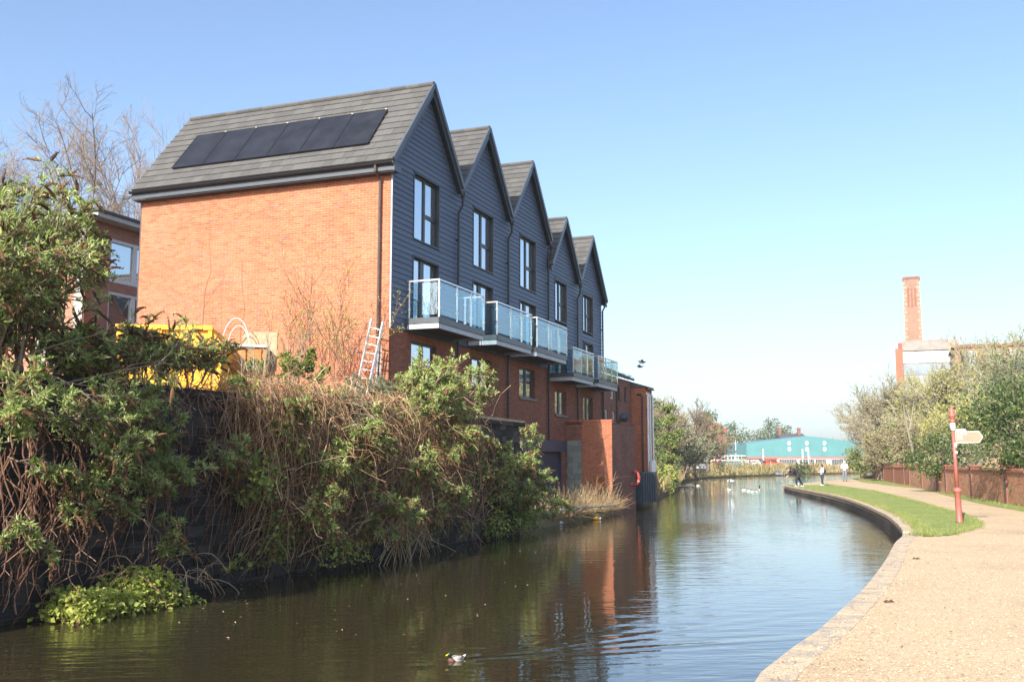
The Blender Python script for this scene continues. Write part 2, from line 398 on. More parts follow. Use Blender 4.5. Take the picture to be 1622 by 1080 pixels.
def tube_arrays(P, R, m):
    n, k, _ = P.shape
    T = np.empty_like(P); T[:, 1:-1] = P[:, 2:] - P[:, :-2]; T[:, 0] = P[:, 1] - P[:, 0]; T[:, -1] = P[:, -1] - P[:, -2]
    T /= (np.linalg.norm(T, axis=2, keepdims=True) + 1e-12)
    tot = P[:, -1] - P[:, 0]
    ref = np.where((np.abs(tot[:, 2]) > 0.75 * np.linalg.norm(tot, axis=1))[:, None], np.array([1., 0.2, 0]), np.array([0.1, 0.05, 1.]))[:, None, :]
    X = np.cross(T, ref); X /= (np.linalg.norm(X, axis=2, keepdims=True) + 1e-12); Y = np.cross(T, X)
    a = np.linspace(0, 2 * np.pi, m, endpoint=False)
    V = P[:, :, None, :] + R[:, :, None, None] * (np.cos(a)[None, None, :, None] * X[:, :, None, :] + np.sin(a)[None, None, :, None] * Y[:, :, None, :])
    idx = np.arange(n * k * m).reshape(n, k, m)
    A = idx[:, :-1]; B = idx[:, 1:]
    F = np.stack([A, B, np.roll(B, -1, 2), np.roll(A, -1, 2)], -1).reshape(-1, 4)
    return V.reshape(-1, 3), F

def link(name, me, mat=None, parent=None, loc=None, kind=None):
    o = bpy.data.objects.new(name, me); COL.objects.link(o)
    if mat is not None and not me.materials: me.materials.append(mat)
    if parent is not None: o.parent = parent
    if loc is not None: o.location = loc
    if kind: o['kind'] = kind
    return o
def part(name, mb, mat, parent, smooth=False, kind=None, label=None):
    o = link(name, mb.mesh(name, smooth), mat, parent, None, kind)
    if label: o['label'] = label
    return o
def tag(o, label, cat, group=None):
    o['label'] = label; o['category'] = cat
    if group: o['group'] = group
    return o
def thing(name, label, cat, loc=(0, 0, 0), rz=0.0, group=None):
    o = bpy.data.objects.new(name, None); COL.objects.link(o)
    o.empty_display_size = 0.2; o.location = loc; o.rotation_euler = (0, 0, rz)
    return tag(o, label, cat, group)
def struct(name, mb, mat, smooth=False, parent=None):
    o = link(name, mb.mesh(name, smooth), mat, parent)
    if parent is None: o['kind'] = 'structure'
    return o
def pieces(name, boxes, mat, parent, world_fn, limit=300, rest=None):
    """boxes: (lo, hi) in the parent's space; the nearest become parts, the others one joined part"""
    key = []
    for i, (lo, hi) in enumerate(boxes):
        c = (V3(lo) + V3(hi)) / 2; w = world_fn(*c)
        key.append((float(np.linalg.norm(w - EYE)), i))
    key.sort(); cache = {}
    for d, i in key[:limit]:
        lo, hi = boxes[i]; dim = tuple(np.round(V3(hi) - V3(lo), 3))
        if dim not in cache:
            b = MB(); b.box((-dim[0] / 2, -dim[1] / 2, -dim[2] / 2), (dim[0] / 2, dim[1] / 2, dim[2] / 2)); me = b.mesh(name); me.materials.append(mat); cache[dim] = me
        link(name, cache[dim], None, parent, tuple((V3(lo) + V3(hi)) / 2))
    if len(key) > limit:
        b = MB()
        for d, i in key[limit:]: b.box(*boxes[i])
        part(rest or name, b, mat, parent, kind='stuff')
def copy_tree(o, parent=None):
    c = o.copy(); COL.objects.link(c)
    if parent is not None: c.parent = parent
    for ch in list(o.children): copy_tree(ch, c)
    return c
RS = random.Random(7)
NR = np.random.default_rng(7)

# ------------------------------------------------------------------ the air: thin haze over the whole place
HAZE = 0.00045
def haze_box():
    m = bpy.data.materials.new('pale_haze'); m.use_nodes = True; t = m.node_tree; t.nodes.clear()
    o = t.nodes.new('ShaderNodeOutputMaterial'); v = t.nodes.new('ShaderNodeVolumePrincipled')
    v.inputs['Color'].default_value = (0.93, 0.96, 1.0, 1); v.inputs['Density'].default_value = HAZE; v.inputs['Anisotropy'].default_value = 0.2
    t.links.new(v.outputs[0], o.inputs['Volume'])
    b = MB(); b.box((-FAR - 30, -FAR - 30, -2.0), (FAR + 30, FAR + 30, 60)); o = link('haze', b.mesh('haze'), m); o['kind'] = 'stuff'; o['label'] = 'thin pale haze in the air'
M['far_window'] = plain('far_window_glass', (0.20, 0.25, 0.29), 0.4, var=0.3, scale=0.5)
# ------------------------------------------------------------------ ground, canal, banks
def spline(P, n=8):
    P = np.asarray(P, float); out = []
    Q = np.concatenate([[2 * P[0] - P[1]], P, [2 * P[-1] - P[-2]]])
    for i in range(1, len(Q) - 2):
        for t in np.linspace(0, 1, n, endpoint=False):
            a, b, c, d = Q[i - 1], Q[i], Q[i + 1], Q[i + 2]
            out.append(0.5 * (2 * b + (c - a) * t + (2 * a - 5 * b + 4 * c - d) * t * t + (3 * b - a - 3 * c + d) * t ** 3))
    out.append(P[-1]); return np.array(out)
def sheet(poly, z, skirt=0.0):
    mb = MB(); P = [[x, y, z] for x, y in poly]; n = len(P)
    mb.add(P, [list(range(n))])
    if skirt:
        mb.add(P + [[x, y, z - skirt] for x, y in poly], [[i, n + i, n + (i + 1) % n, (i + 1) % n] for i in range(n)])
    return mb
FAR = 1400
RB = spline([(-1.4, -10), (-0.9, -3), (0.35, 3), (1.81, 7.77), (2.95, 10.04), (4.60, 13.53), (6.2, 17.2), (7.73, 20.9), (8.95, 23.66), (10.15, 27.3), (11.6, 32.25), (13.85, 41.3), (15.8, 50.7), (17.2, 59.9), (18.55, 69.0), (19.0, 71.6), (19.9, 75.5), (23.5, 83.0), (29.5, 95), (37, 107), (62, 145), (112, 215)], 6)
WALLR = [np.array(q) for q in ((14.9, 24.0), (18.75, 37.7), (20.5, 44.7), (23.1, 55.0), (27.8, 72.2), (31.9, 87.8), (36.6, 104.5))]
struct('earth', sheet([(-FAR, -FAR), (FAR, -FAR), (FAR, FAR), (-FAR, FAR)], -0.95), M['soil'])
struct('canal_water', sheet([(-40, -30), (140, -30), (140, 300), (-40, 300)], -0.35), M['water'])
struct('towpath', sheet([tuple(q) for q in RB] + [(FAR - 10, 300), (FAR - 10, -60), (-1.4, -60)], 0.0, 0.9), M['path'])
wl = spline([tuple(q) for q in WALLR], 6)
struct('ground', sheet([(q[0] + 0.15, q[1]) for q in wl] + [(60, 136), (FAR - 20, 300), (FAR - 20, -50), (12, -50)], 0.006), M['rough'])
# lawn between the coping and the path
rb = RB[(RB[:, 1] > 23.2) & (RB[:, 1] < 74)]
def inset(C, d):
    T = np.gradient(C, axis=0); T /= np.linalg.norm(T, axis=1, keepdims=True)
    return C + np.stack([T[:, 1], -T[:, 0]], 1) * d
g_in = [tuple(q) for q in inset(rb, 0.42)]
g_out = [tuple(atz(px, py, 0)[:2]) for px, py in ((1306, 767.5), (1346, 773), (1382, 778), (1426, 789), (1460, 798), (1486, 806), (1522, 816), (1544, 825), (1552, 831.5), (1545, 837), (1503, 848), (1462, 850))]
LAWN = [tuple(q) for q in g_in] + list(g_out)
struct('lawn', sheet(LAWN, 0.012), M['lawn'])
v_out = [tuple(atz(px, py, 0)[:2]) for px, py in ((1346, 757), (1366, 763.5), (1408, 768.5), (1460, 774), (1499, 784.5), (1522, 790), (1564, 800), (1622, 810))]
VERGE = v_out + [(16.6, 31), (14.6, 24)] + [tuple(q) for q in WALLR]
struct('verge', sheet(VERGE, 0.008), M['lawn'])
# path going up to the bridge at the bend
rp = MB(); rp.add([[33.5, 100, 0.01], [36.9, 104.5, 0.01], [58, 133, 3.2], [50, 133, 3.2], [33.5, 100, -0.6], [36.9, 104.5, -0.6], [58, 133, -0.6], [50, 133, -0.6]], [[0, 1, 2, 3], [0, 3, 7, 4], [1, 5, 6, 2]])
struct('ramp', rp, M['path'])
# left-hand land
def so2(s, off): return tuple(W(s, off, 0)[:2])
LBANK = [so2(15.5, 1.75), so2(18.4, 1.7), so2(21, 1.25), so2(23.6, 1.3), so2(26.5, 0.5), (9.2, 62), (12.4, 76.5), (14.6, 90), (18.0, 107), (21.5, 120), (27, 136), (41, 160), (66, 195), (112, 250)]
LB = [tuple(q) for q in spline(LBANK, 5)]
struct('bank', sheet(LB + [(FAR - 30, 700), (FAR - 30, FAR - 10), (-FAR + 10, FAR - 10), (-FAR + 10, 100), so2(30, -60), so2(15.5, -3)], -0.12, 0.7), M['rough'])
LB2 = [tuple(q) for q in spline([so2(31, -3), (9.0, 75), (12.0, 91), (15.0, 110), (19.5, 126), (26, 142), (40, 168), (64, 203), (110, 258)], 5)]
struct('far_ground', sheet(LB2 + [(FAR - 40, 720), (FAR - 40, FAR - 20), (-FAR + 20, FAR - 20), (-FAR + 20, 120), so2(31, -60)], 0.75, 0.9), M['rough'])
def poly_so(L): return [so2(s, o) for s, o in L]
b = MB(); b.prism(poly_so([(-34, 2.0), (-0.05, 2.0), (-0.05, -22), (-34, -22)]), -0.5, 2.66)
b.prism(poly_so([(-0.05, 2.0), (3.4, 2.0), (3.4, 0.05), (-0.05, 0.05)]), -0.5, 2.6); struct('yard', b, M['soil'])
b = MB(); b.prism(poly_so([(3.3, 2.2), (6, 2.15), (9, 2.0), (12, 2.35), (13.5, 1.9), (15.6, 1.85), (15.6, -0.2), (3.3, -0.2)]), -0.9, -0.10); struct('landing', b, M['rough'])

# kerb of coping stones along the towpath
edge = thing('canal_edge', 'long kerb of grey coping stones where the towpath meets the water', 'kerb')
eb = MB()
ec = RB[(RB[:, 1] > -4) & (RB[:, 1] < 73)]
dd = np.concatenate([[0], np.cumsum(np.linalg.norm(np.diff(ec, axis=0), axis=1))])
tot = dd[-1]; L = 1.15; k = int(tot / L)
def ecp(d): return np.array([np.interp(d, dd, ec[:, 0]), np.interp(d, dd, ec[:, 1])])
for i in range(k):
    a, c = ecp(i * L + 0.006), ecp((i + 1) * L - 0.006); t = (c - a) / np.linalg.norm(c - a); nrm = np.array([t[1], -t[0]])
    near = a[1] < 23.5
    w0, w1, top = (-0.03, 0.25, 0.005 + RS.uniform(-.003, .004)) if near else (-0.04, 0.12, 0.045 + RS.uniform(-.006, .006))
    b = MB(); q = [a + nrm * w0, a + nrm * w1, c + nrm * w1, c + nrm * w0]
    b.prism([tuple(x) for x in q][::1], -0.16 if near else -0.05, top)
    part('coping_stone', b, M['coping'], edge)
bw = MB()
for i in range(len(ec) - 1):
    a, c = ec[i], ec[i + 1]; t = (c - a) / np.linalg.norm(c - a); n2 = np.array([t[1], -t[0]])
    bw.prism([tuple(a - n2 * 0.02), tuple(a + n2 * 0.1), tuple(c + n2 * 0.1), tuple(c - n2 * 0.02)], -0.9, -0.165)
part('wall_face', bw, M['stone_dark'], edge)

# ------------------------------------------------------------------ canal retaining wall on the left
WOFF = 2.3; WTOP = 2.62
cw = thing('retaining_wall', 'tall dark stone retaining wall rising from the canal under the brambles', 'wall', tuple(W(0, WOFF, 0)), ROT)
wloc = lambda x, y, z: W(x, WOFF - y, z)
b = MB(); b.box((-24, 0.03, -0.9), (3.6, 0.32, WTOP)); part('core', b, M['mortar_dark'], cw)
bx = []; r = 0; z = -0.45
while z < WTOP - 0.1:
    h = 0.142; x = -24 + (0.16 if r % 2 else 0)
    while x < 3.5:
        l = RS.choice((0.30, 0.34, 0.40)); j = RS.uniform(-0.012, 0.01)
        bx.append(((x, j, z), (min(x + l, 3.62), 0.05, z + h))); x += l + 0.014
    z += h + 0.013; r += 1
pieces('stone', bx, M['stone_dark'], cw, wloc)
bx = []; x = -24
while x < 3.4: bx.append(((x, -0.05, WTOP), (x + 0.88, 0.36, WTOP + 0.12))); x += 0.9
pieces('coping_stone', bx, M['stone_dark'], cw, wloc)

# ------------------------------------------------------------------ the terrace of five gabled houses
K = 1.19                                # roof slope
SL = math.atan(K)
tile_cache = {}
def quad_face(mb, x0, x1, z0, z1, y): mb.add([[x0, y, z0], [x1, y, z0], [x1, y, z1], [x0, y, z1]], [[0, 1, 2, 3]])
def face_with_holes(mb, x0, x1, z0, z1, holes, y, depth):
    xs = sorted({x0, x1, *[h[0] for h in holes], *[h[1] for h in holes]}); zs = sorted({z0, z1, *[h[2] for h in holes], *[h[3] for h in holes]})
    for i in range(len(xs) - 1):
        for j in range(len(zs) - 1):
            cx, cz = (xs[i] + xs[i + 1]) / 2, (zs[j] + zs[j + 1]) / 2
            if any(h[0] < cx < h[1] and h[2] < cz < h[3] for h in holes): continue
            quad_face(mb, xs[i], xs[i + 1], zs[j], zs[j + 1], y)
    for a, c, d, e in holes:
        mb.add([[a, y, d], [a, y + depth, d], [a, y + depth, e], [a, y, e]], [[0, 1, 2, 3]])
        mb.add([[c, y, d], [c, y + depth, d], [c, y + depth, e], [c, y, e]], [[3, 2, 1, 0]])
        mb.add([[a, y, d], [c, y, d], [c, y + depth, d], [a, y + depth, d]], [[0, 1, 2, 3]])
        mb.add([[a, y, e], [c, y, e], [c, y + depth, e], [a, y + depth, e]], [[3, 2, 1, 0]])
def window(root, x0, x1, z0, z1, kind, y=0.075, frame='trim', name='window', sillmat=None):
    """frame = part, panes and sill = sub-parts"""
    f = MB(); t = 0.055; xm = (x0 + x1) / 2
    f.box((x0, y, z0), (x0 + t, y + 0.06, z1)); f.box((x1 - t, y, z0), (x1, y + 0.06, z1))
    f.box((x0 + t, y, z1 - t), (x1 - t, y + 0.06, z1)); f.box((x0 + t, y, z0), (x1 - t, y + 0.06, z0 + t))
    panes = []
    if kind == 'top':
        xm = x0 + (x1 - x0) * 0.52; f.box((xm - 0.05, y - 0.004, z0 + t), (xm + 0.05, y + 0.056, z1 - t))
        zm = z0 + (z1 - z0) * 0.44; f.box((xm + 0.05, y - 0.002, zm - 0.055), (x1 - t, y + 0.058, zm + 0.055))
        panes = [(x0 + t, xm - 0.05, z0 + t, z1 - t), (xm + 0.05, x1 - t, z0 + t, zm - 0.055), (xm + 0.05, x1 - t, zm + 0.055, z1 - t)]
    elif kind == 'door':
        xm = x0 + (x1 - x0) * 0.45; f.box((xm - 0.11, y - 0.004, z0 + t), (xm + 0.11, y + 0.056, z1 - t))
        panes = [(x0 + t, xm - 0.11, z0 + t, z1 - t), (xm + 0.11, x1 - t, z0 + t, z1 - t)]
    elif kind == 'pair':
        f.box((xm - 0.07, y - 0.004, z0 + t), (xm + 0.07, y + 0.056, z1 - t))
        panes = [(x0 + t, xm - 0.07, z0 + t, z1 - t), (xm + 0.07, x1 - t, z0 + t, z1 - t)]
    else: panes = [(x0 + t, x1 - t, z0 + t, z1 - t)]
    fo = part(name, f, M[frame], root)
    for a, c, d, e in panes:
        g = MB(); g.box((a, y + 0.03, d), (c, y + 0.045, e)); part('pane', g, M['pane'], fo)
    if sillmat:
        g = MB(); g.box((x0 - 0.05, -0.06, z0 - 0.07), (x1 + 0.05, y + 0.02, z0 - 0.002)); part('sill', g, M[sillmat], fo)
    return fo
def tile_wedge(wd, ln):
    key = (round(wd, 3), ln)
    if key not in tile_cache:
        b = MB(); v = [[0, 0, 0], [wd, 0, 0], [wd, ln, 0], [0, ln, 0], [0, 0, 0.042], [wd, 0, 0.042], [wd, ln, 0.016], [0, ln, 0.016]]
        b.add(v, MB.BF); me = b.mesh('roof_tile'); me.materials.append(M['tile']); tile_cache[key] = (me, np.array(v, float))
    return tile_cache[key]

HOUSES = [
    dict(s=0.0, w=4.25, apex=12.47, zc=5.16, dz=0.0, win=1.3, gz=(3.3, 4.92), bal=(0.92, 4.0), down=2.7,
         label='nearest dark clad gabled house with solar panels on its roof and orange brick side wall'),
    dict(s=4.25, w=4.15, apex=12.47, zc=5.16, dz=0.0, win=1.22, gz=(3.98, 4.88), bal=(0.80, 3.85), down=2.4,
         label='second dark clad gabled house from the orange brick end wall, its balcony the second along'),
    dict(s=8.4, w=4.15, apex=12.47, zc=5.16, dz=0.0, win=1.22, gz=(3.88, 4.92), bal=(0.25, 3.45), down=2.4,
         label='middle dark clad gabled house of the five, last of the three tall ones'),
    dict(s=12.55, w=3.63, apex=11.26, zc=4.72, dz=-0.92, win=0.9, gz=(3.45, 4.38), bal=(0.08, 2.68), down=2.2,
         label='lower dark clad gabled house just past the step down in the roof line'),
    dict(s=16.18, w=3.67, apex=11.26, zc=4.72, dz=-0.92, win=0.9, gz=(3.28, 4.36), bal=(-0.24, 2.62), down=2.9,
         label='farthest dark clad gabled house of the row, beside the old brick terrace'),
]
HD = 8.34
for hi, h in enumerate(HOUSES):
    P0 = W(h['s'], 0, 0); wfn = lambda x, y, z, s=h['s']: W(s + x, -y, z)
    H = thing('gabled_house', h['label'], 'house', tuple(P0), ROT, 'dark clad canal houses in a row')
    w, ap, zc, dz = h['w'], h['apex'], h['zc'], h['dz']; xm = w / 2
    zt = lambda x: ap - 0.14 - K * abs(x - xm)          # underside of the roof
    first, last = hi == 0, hi == 4
    # masonry body
    b = MB(); xl = 0.11 if first else 0.002
    b.extrude([[xl, 0.14, -0.3], [w - 0.002, 0.14, -0.3], [w - 0.002, 0.14, zt(w)], [xm, 0.14, zt(xm)], [xl, 0.14, zt(xl)]], (0, HD - 0.16, 0))
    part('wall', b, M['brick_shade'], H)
    x0 = h['win']; x1 = x0 + 1.6 if hi < 3 else x0 + 1.4
    WTP = (x0, x1, 7.80 + dz * 0.75, 9.66 + dz); DOR = (x0, x1, 5.50 + dz * 0.70, 7.31 + dz * 0.74); GRD = (x0 - 0.03, x1 - 0.03, *h['gz'])
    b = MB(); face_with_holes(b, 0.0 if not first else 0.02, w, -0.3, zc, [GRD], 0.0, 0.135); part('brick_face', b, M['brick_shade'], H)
    # cladding boards, one part each
    z = zc; pit = 0.152
    while z < zt(xm) - 0.05:
        zm = z + pit * 0.6
        lim = max(0.0, (ap - 0.16 - zm) / K); a, c = max(0.0, xm - lim), min(w, xm + lim)
        segs = [(a, c)]
        for (ha, hb, hc, he) in (WTP, DOR):
            if hc - 0.02 < zm < he + 0.02:
                segs = [q for (p, r_) in segs for q in ((p, min(r_, ha - 0.03)), (max(p, hb + 0.03), r_)) if q[1] - q[0] > 0.02]
        for p, r_ in segs:
            g = MB(); g.add([[p, -0.030, z], [r_, -0.030, z], [r_, 0.02, z], [p, 0.02, z], [p, -0.006, z + pit + 0.012], [r_, -0.006, z + pit + 0.012], [r_, 0.02, z + pit + 0.012], [p, 0.02, z + pit + 0.012]], MB.BF)
            part('cladding_board', g, M['clad'], H)
        z += pit
    # reveals round the openings of the clad storeys
    for (ha, hb, hc, he) in (WTP, DOR):
        g = MB(); g.box((ha - 0.035, -0.036, hc), (ha, 0.14, he)); g.box((hb, -0.036, hc), (hb + 0.035, 0.14, he)); g.box((ha - 0.035, -0.04, he), (hb + 0.035, 0.14, he + 0.035)); g.box((ha - 0.035, -0.05, hc - 0.035), (hb + 0.035, 0.14, hc))
        part('window_reveal', g, M['trim'], H)
    window(H, *WTP, 'top'); window(H, *DOR, 'door', name='balcony_door'); window(H, *GRD, 'pair', sillmat='fascia')
    # skirt flashing under the cladding
    g = MB(); g.box((0.0, -0.034, zc - 0.03), (w, 0.02, zc - 0.002)); part('flashing', g, M['trim'], H)
    # roof
    xe = -0.30 if first else 0.0; ze = ap - K * (xm - xe)
    xr = w + (0.28 if last else 0.0)
    b = MB(); y0, y1 = -0.19, HD + 0.12
    b.extrude([[xe, y0, ze - 0.13], [xe, y0, ze - 0.01], [xm, y0, ap - 0.01], [xr, y0, ap - K * (xr - xm) - 0.01], [xr, y0, ap - K * (xr - xm) - 0.13], [xm, y0, ap - 0.15]], (0, y1 - y0, 0))
    roof = part('roof', b, M['tile_under'], H)
    # left slope tiles
    slen = (xm - xe) / math.cos(SL); n = round(slen / 0.305); ga = slen / n
    spots = []; tw = 0.335
    for i in range(n):
        y = -0.21 + (0.0 if i % 2 else -tw / 2)
        while y < y1:
            a, c = max(y, -0.21), min(y + tw - 0.004, y1)
            if c - a > 0.03: spots.append((a, c, i))
            y += tw
    mats = []
    for a, c, i in spots:
        base = V3((xe, a, ze)) + V3((math.cos(SL), 0, math.sin(SL))) * (i * ga - 0.03) + V3((-math.sin(SL), 0, math.cos(SL))) * (0.003 + RS.uniform(0, .004))
        mats.append((float(np.linalg.norm(wfn(*base) - EYE)), base, c - a))
    mats.sort(key=lambda q: q[0])
    lim = 290 if first else 96
    RM = Matrix(((0, math.cos(SL), -math.sin(SL)), (1, 0, 0), (0, math.sin(SL), math.cos(SL))))   # mirrored frame is avoided below
    RM = np.array([[0, math.cos(SL), -math.sin(SL)], [-1, 0, 0], [0, math.sin(SL), math.cos(SL)]], float)
    eul = Matrix(RM.tolist()).to_euler(); rest = MB()
    for q, (dist, base, wd) in enumerate(mats):
        me, vv = tile_wedge(wd, ga + 0.035)
        bb = base + V3((0, wd, 0))
        if q < lim:
            o = link('roof_tile', me, None, roof, tuple(bb)); o.rotation_euler = eul
        else: rest.add(vv @ RM.T + bb, MB.BF)
    part('tile_field', rest, M['tile'], roof, kind='stuff')
    # right slope, seen only edge-on
    g = MB()
    for i in range(11):
        t0, t1 = i / 11, (i + 1) / 11 + 0.01
        p0 = V3((xr, 0, ap - K * (xr - xm))) * (1 - t0) + V3((xm, 0, ap)) * t0; p1 = V3((xr, 0, ap - K * (xr - xm))) * (1 - t1) + V3((xm, 0, ap)) * min(t1, 1.0)
        nn = V3((math.sin(SL), 0, math.cos(SL)))
        q = [p0 + nn * 0.004, p0 + nn * 0.046, p1 + nn * 0.018, p1 + nn * 0.004]
        g.extrude([[x[0], -0.21, x[2]] for x in q], (0, y1 + 0.21, 0))
    part('far_slope_tiles', g, M['tile'], roof, kind='stuff')
    rm = MB(); rm.loft([((0, y, 0), (0.12, 0, 0), (0, 0, 0.085)) for y in (0, 0.445)], 10); rme = rm.mesh('ridge_tile'); rme.materials.append(M['tile'])
    y = -0.22
    while y < y1 - .4: link('ridge_tile', rme, None, roof, (xm, y, ap + 0.015)); y += 0.452
    # verge caps and barge boards
    for sgn, xend in ((-1, xe), (1, xr)):
        zend = ap - K * abs(xend - xm)
        g = MB(); g.bar((xm, -0.225, ap + 0.0), (xend, -0.225, zend + 0.0), 0.06, 0.13, up=(0, 0, 1)); part('verge', g, M['fascia'], roof)
        g = MB(); g.bar((xm, -0.185, ap - 0.20), (xend, -0.185, zend - 0.20), 0.035, 0.15, up=(0, 0, 1)); part('barge_board', g, M['trim'], roof)
        g = MB(); g.bar((xm, -0.10, ap - 0.165), (xend, -0.10, zend - 0.165), 0.16, 0.02, up=(0, 0, 1)); part('soffit', g, M['trim'], roof)
    if first:
        sol = []
        for i in range(6):
            p = 0.84 + i * 1.10
            ua, ub = 0.42, 0.42 + 1.72
            g = MB(); nn = V3((-math.sin(SL), 0, math.cos(SL))); uu = V3((math.cos(SL), 0, math.sin(SL)))
            o3 = V3((xe, 0, ze)) + uu * 0.40
            def PT(a, y, n_): return o3 + uu * a + V3((0, y, 0)) + nn * n_
            q = [PT(ua, p, .05), PT(ua, p + 1.085, .05), PT(ub, p + 1.085, .05), PT(ub, p, .05)]
            g.extrude(q, nn * 0.045); so = part('solar_panel', g, M['solar'], H)
            g = MB()
            for aa, bb_ in ((q[0], q[1]), (q[1], q[2]), (q[2], q[3]), (q[3], q[0])): g.bar(aa + nn * .04, bb_ + nn * .04, 0.022, 0.022, up=nn)
            part('panel_frame', g, M['black'], so)
            g = MB(); g.box((-.02, -.03, 0), (.02, .03, .02)); me = g.mesh('clip')
            o = link('clip', me, M['alu'], so, tuple(PT(ub + .02, p + .05, .08)))
        # eaves: fascia, gutter, soffit
        g = MB(); g.box((-0.30, -0.2, ze - 0.29), (-0.265, HD + 0.12, ze - 0.10)); g.box((-0.30, -0.235, ze - 0.31), (0.10, -0.2, ze - 0.14)); part('fascia', g, M['fascia'], H)
        g = MB(); g.box((-0.263, -0.19, ze - 0.32), (-0.004, HD + 0.1, ze - 0.30)); part('eaves_soffit', g, M['trim'], H)
        g = MB(); th = np.linspace(math.pi, 2 * math.pi, 7)
        ring = [(-0.37 + 0.062 * math.cos(a), ze - 0.075 + 0.07 * math.sin(a)) for a in th]; ring += [(-0.37 + 0.05 * math.cos(a), ze - 0.072 + 0.058 * math.sin(a)) for a in th[::-1]]
        g.extrude([[x, -0.22, zz] for x, zz in ring], (0, HD + 0.36, 0)); part('gutter', g, M['black'], H)
        g = MB(); g.tube([(-0.37, 0.30, ze - .12), (-0.37, 0.30, ze - .30), (-0.09, 0.30, ze - .46), (-0.09, 0.30, 3.6)], 0.038, 8); part('downpipe', g, plain('brown_pipe', (0.075, 0.055, 0.05), 0.5), H)
        # end wall: every brick is geometry
        ew = MB(); ew.box((0.007, 0.03, 2.3), (0.108, HD, ze - 0.3)); EW = part('end_wall', ew, M['mortar'], H)
        bx = []; z = 2.33; r = 0
        while z < ze - 0.36:
            y = 0.012; off = 0.0
            first_l = 0.098 if r % 2 else 0.205
            while y < HD - 0.01:
                l = first_l if y < 0.02 else 0.205
                j = RS.uniform(-0.0025, 0.0025)
                bx.append(((0.0 + j, y, z), (0.03, min(y + l, HD), z + 0.0565))); y += l + 0.0105
            z += 0.0675; r += 1
        pieces('brick', bx, M['brick'], EW, wfn)
        g = MB(); g.box((-0.012, -0.034, zc - 0.02), (0.02, 0.002, ze - 0.32)); part('corner_trim', g, M['channel'], H)
        g = MB(); g.box((-0.012, HD - 0.005, 2.4), (0.02, HD + 0.02, ze - 0.32)); part('corner_trim', g, M['fascia'], H)
    # rainwater pipe in the valley to the next house
    px = w + (0.0 if not last else 0.02)
    zt0 = ap - K * (w - xm) - 0.25
    g = MB(); g.tube([(px - 0.02, -0.20, zt0 - .05), (px - 0.02, -0.20, zt0 - 0.28), (px - 0.06, -0.085, zt0 - 0.52), (px - 0.06, -0.085, h['down'])], 0.038, 8)
    dp = part('downpipe', g, M['black'], H)
    g = MB(); g.loft([((px - 0.02, -0.20, zt0 - .08), (.055, 0, 0), (0, .055, 0)), ((px - 0.02, -0.20, zt0 + .04), (.10, 0, 0), (0, .08, 0)), ((px - 0.02, -0.20, zt0 + .14), (.10, 0, 0), (0, .08, 0))], 8); part('hopper', g, M['black'], dp)
    g = MB()
    for zz in (zt0 - 1.4, zt0 - 2.8, zt0 - 4.2): g.box((px - 0.105, -0.10, zz), (px - 0.015, 0.0, zz + 0.05))
    part('pipe_clip', g, M['black'], dp)
    # balcony
    bx0, bx1 = h['bal']; zd = 5.46 + dz * 0.58; pr = 1.0; zr = 6.50 + dz * 0.66
    g = MB(); g.box((bx0 + 0.04, -pr + 0.04, zd - 0.10), (bx1 - 0.04, -0.04, zd)); B = part('balcony', g, M['deck'], H)
    g = MB()
    for (a, c) in (((bx0, -pr, 0), (bx1, -pr, 0)), ((bx0, -pr, 0), (bx0, -0.04, 0)), ((bx1, -pr, 0), (bx1, -0.04, 0))):
        lo = (min(a[0], c[0]) - (0.02 if a[0] == c[0] else 0.02), min(a[1], c[1]) - 0.02, zd - 0.13); hi_ = (max(a[0], c[0]) + 0.02, max(a[1], c[1]) + 0.02, zd + 0.03)
        g.box(lo, hi_)
    part('edge_trim', g, M['fascia'], B)
    g = MB()
    for lo, hi_ in (((bx0 + .0, -pr + .015, zd - 0.27), (bx1 - .0, -pr + .06, zd - 0.133)), ((bx0 + .0, -pr + .062, zd - 0.27), (bx0 + .05, -.04, zd - 0.133)), ((bx1 - .05, -pr + .062, zd - 0.27), (bx1, -.04, zd - 0.133))): g.box(lo, hi_)
    part('steel_channel', g, M['channel'], B)
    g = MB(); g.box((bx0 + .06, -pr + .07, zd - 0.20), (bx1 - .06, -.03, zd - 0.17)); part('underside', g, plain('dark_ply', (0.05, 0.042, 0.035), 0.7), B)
    g = MB(); g.bar((bx0 - .0, -0.02, zr), (bx0, -pr, zr), 0.045); g.bar((bx0 - .02, -pr, zr + .001), (bx1 + .02, -pr, zr + .001), 0.045); g.bar((bx1, -pr, zr), (bx1, -0.12, zr), 0.045)
    part('handrail', g, M['steel'], B)
    pm = MB(); pm.box((-.018, -.018, 0), (.018, .018, zr - zd - 0.05)); pme = pm.mesh('post'); pme.materials.append(M['steel'])
    posts = [(bx0, -0.10), (bx0, -pr), ((bx0 * .62 + bx1 * .38), -pr), ((bx0 * .3 + bx1 * .7), -pr), (bx1, -pr), (bx1, -0.40)]
    for (a, c) in posts: link('post', pme, None, B, (a, c, zd + 0.03))
    pan = [((bx0, -0.14), (bx0, -pr + .05))] + [((posts[i][0] + .03, -pr), (posts[i + 1][0] - .03, -pr)) for i in (1, 2, 3)] + [((bx1, -pr + .05), (bx1, -.44))]
    for (a, c) in pan:
        g = MB(); g.bar((*a, (zd + .10 + zr - .06) / 2), (*c, (zd + .10 + zr - .06) / 2), 0.012, zr - zd - .16); part('glass_panel', g, M['glass'], B)
    g = MB(); g.box((-.032, -.03, 0), (.032, .03, .05)); cme = g.mesh('glass_clamp'); cme.materials.append(M['steel'])
    for (a, c) in posts:
        for zz in (zd + .25, zr - .25): link('glass_clamp', cme, None, B, (a, c, zz))

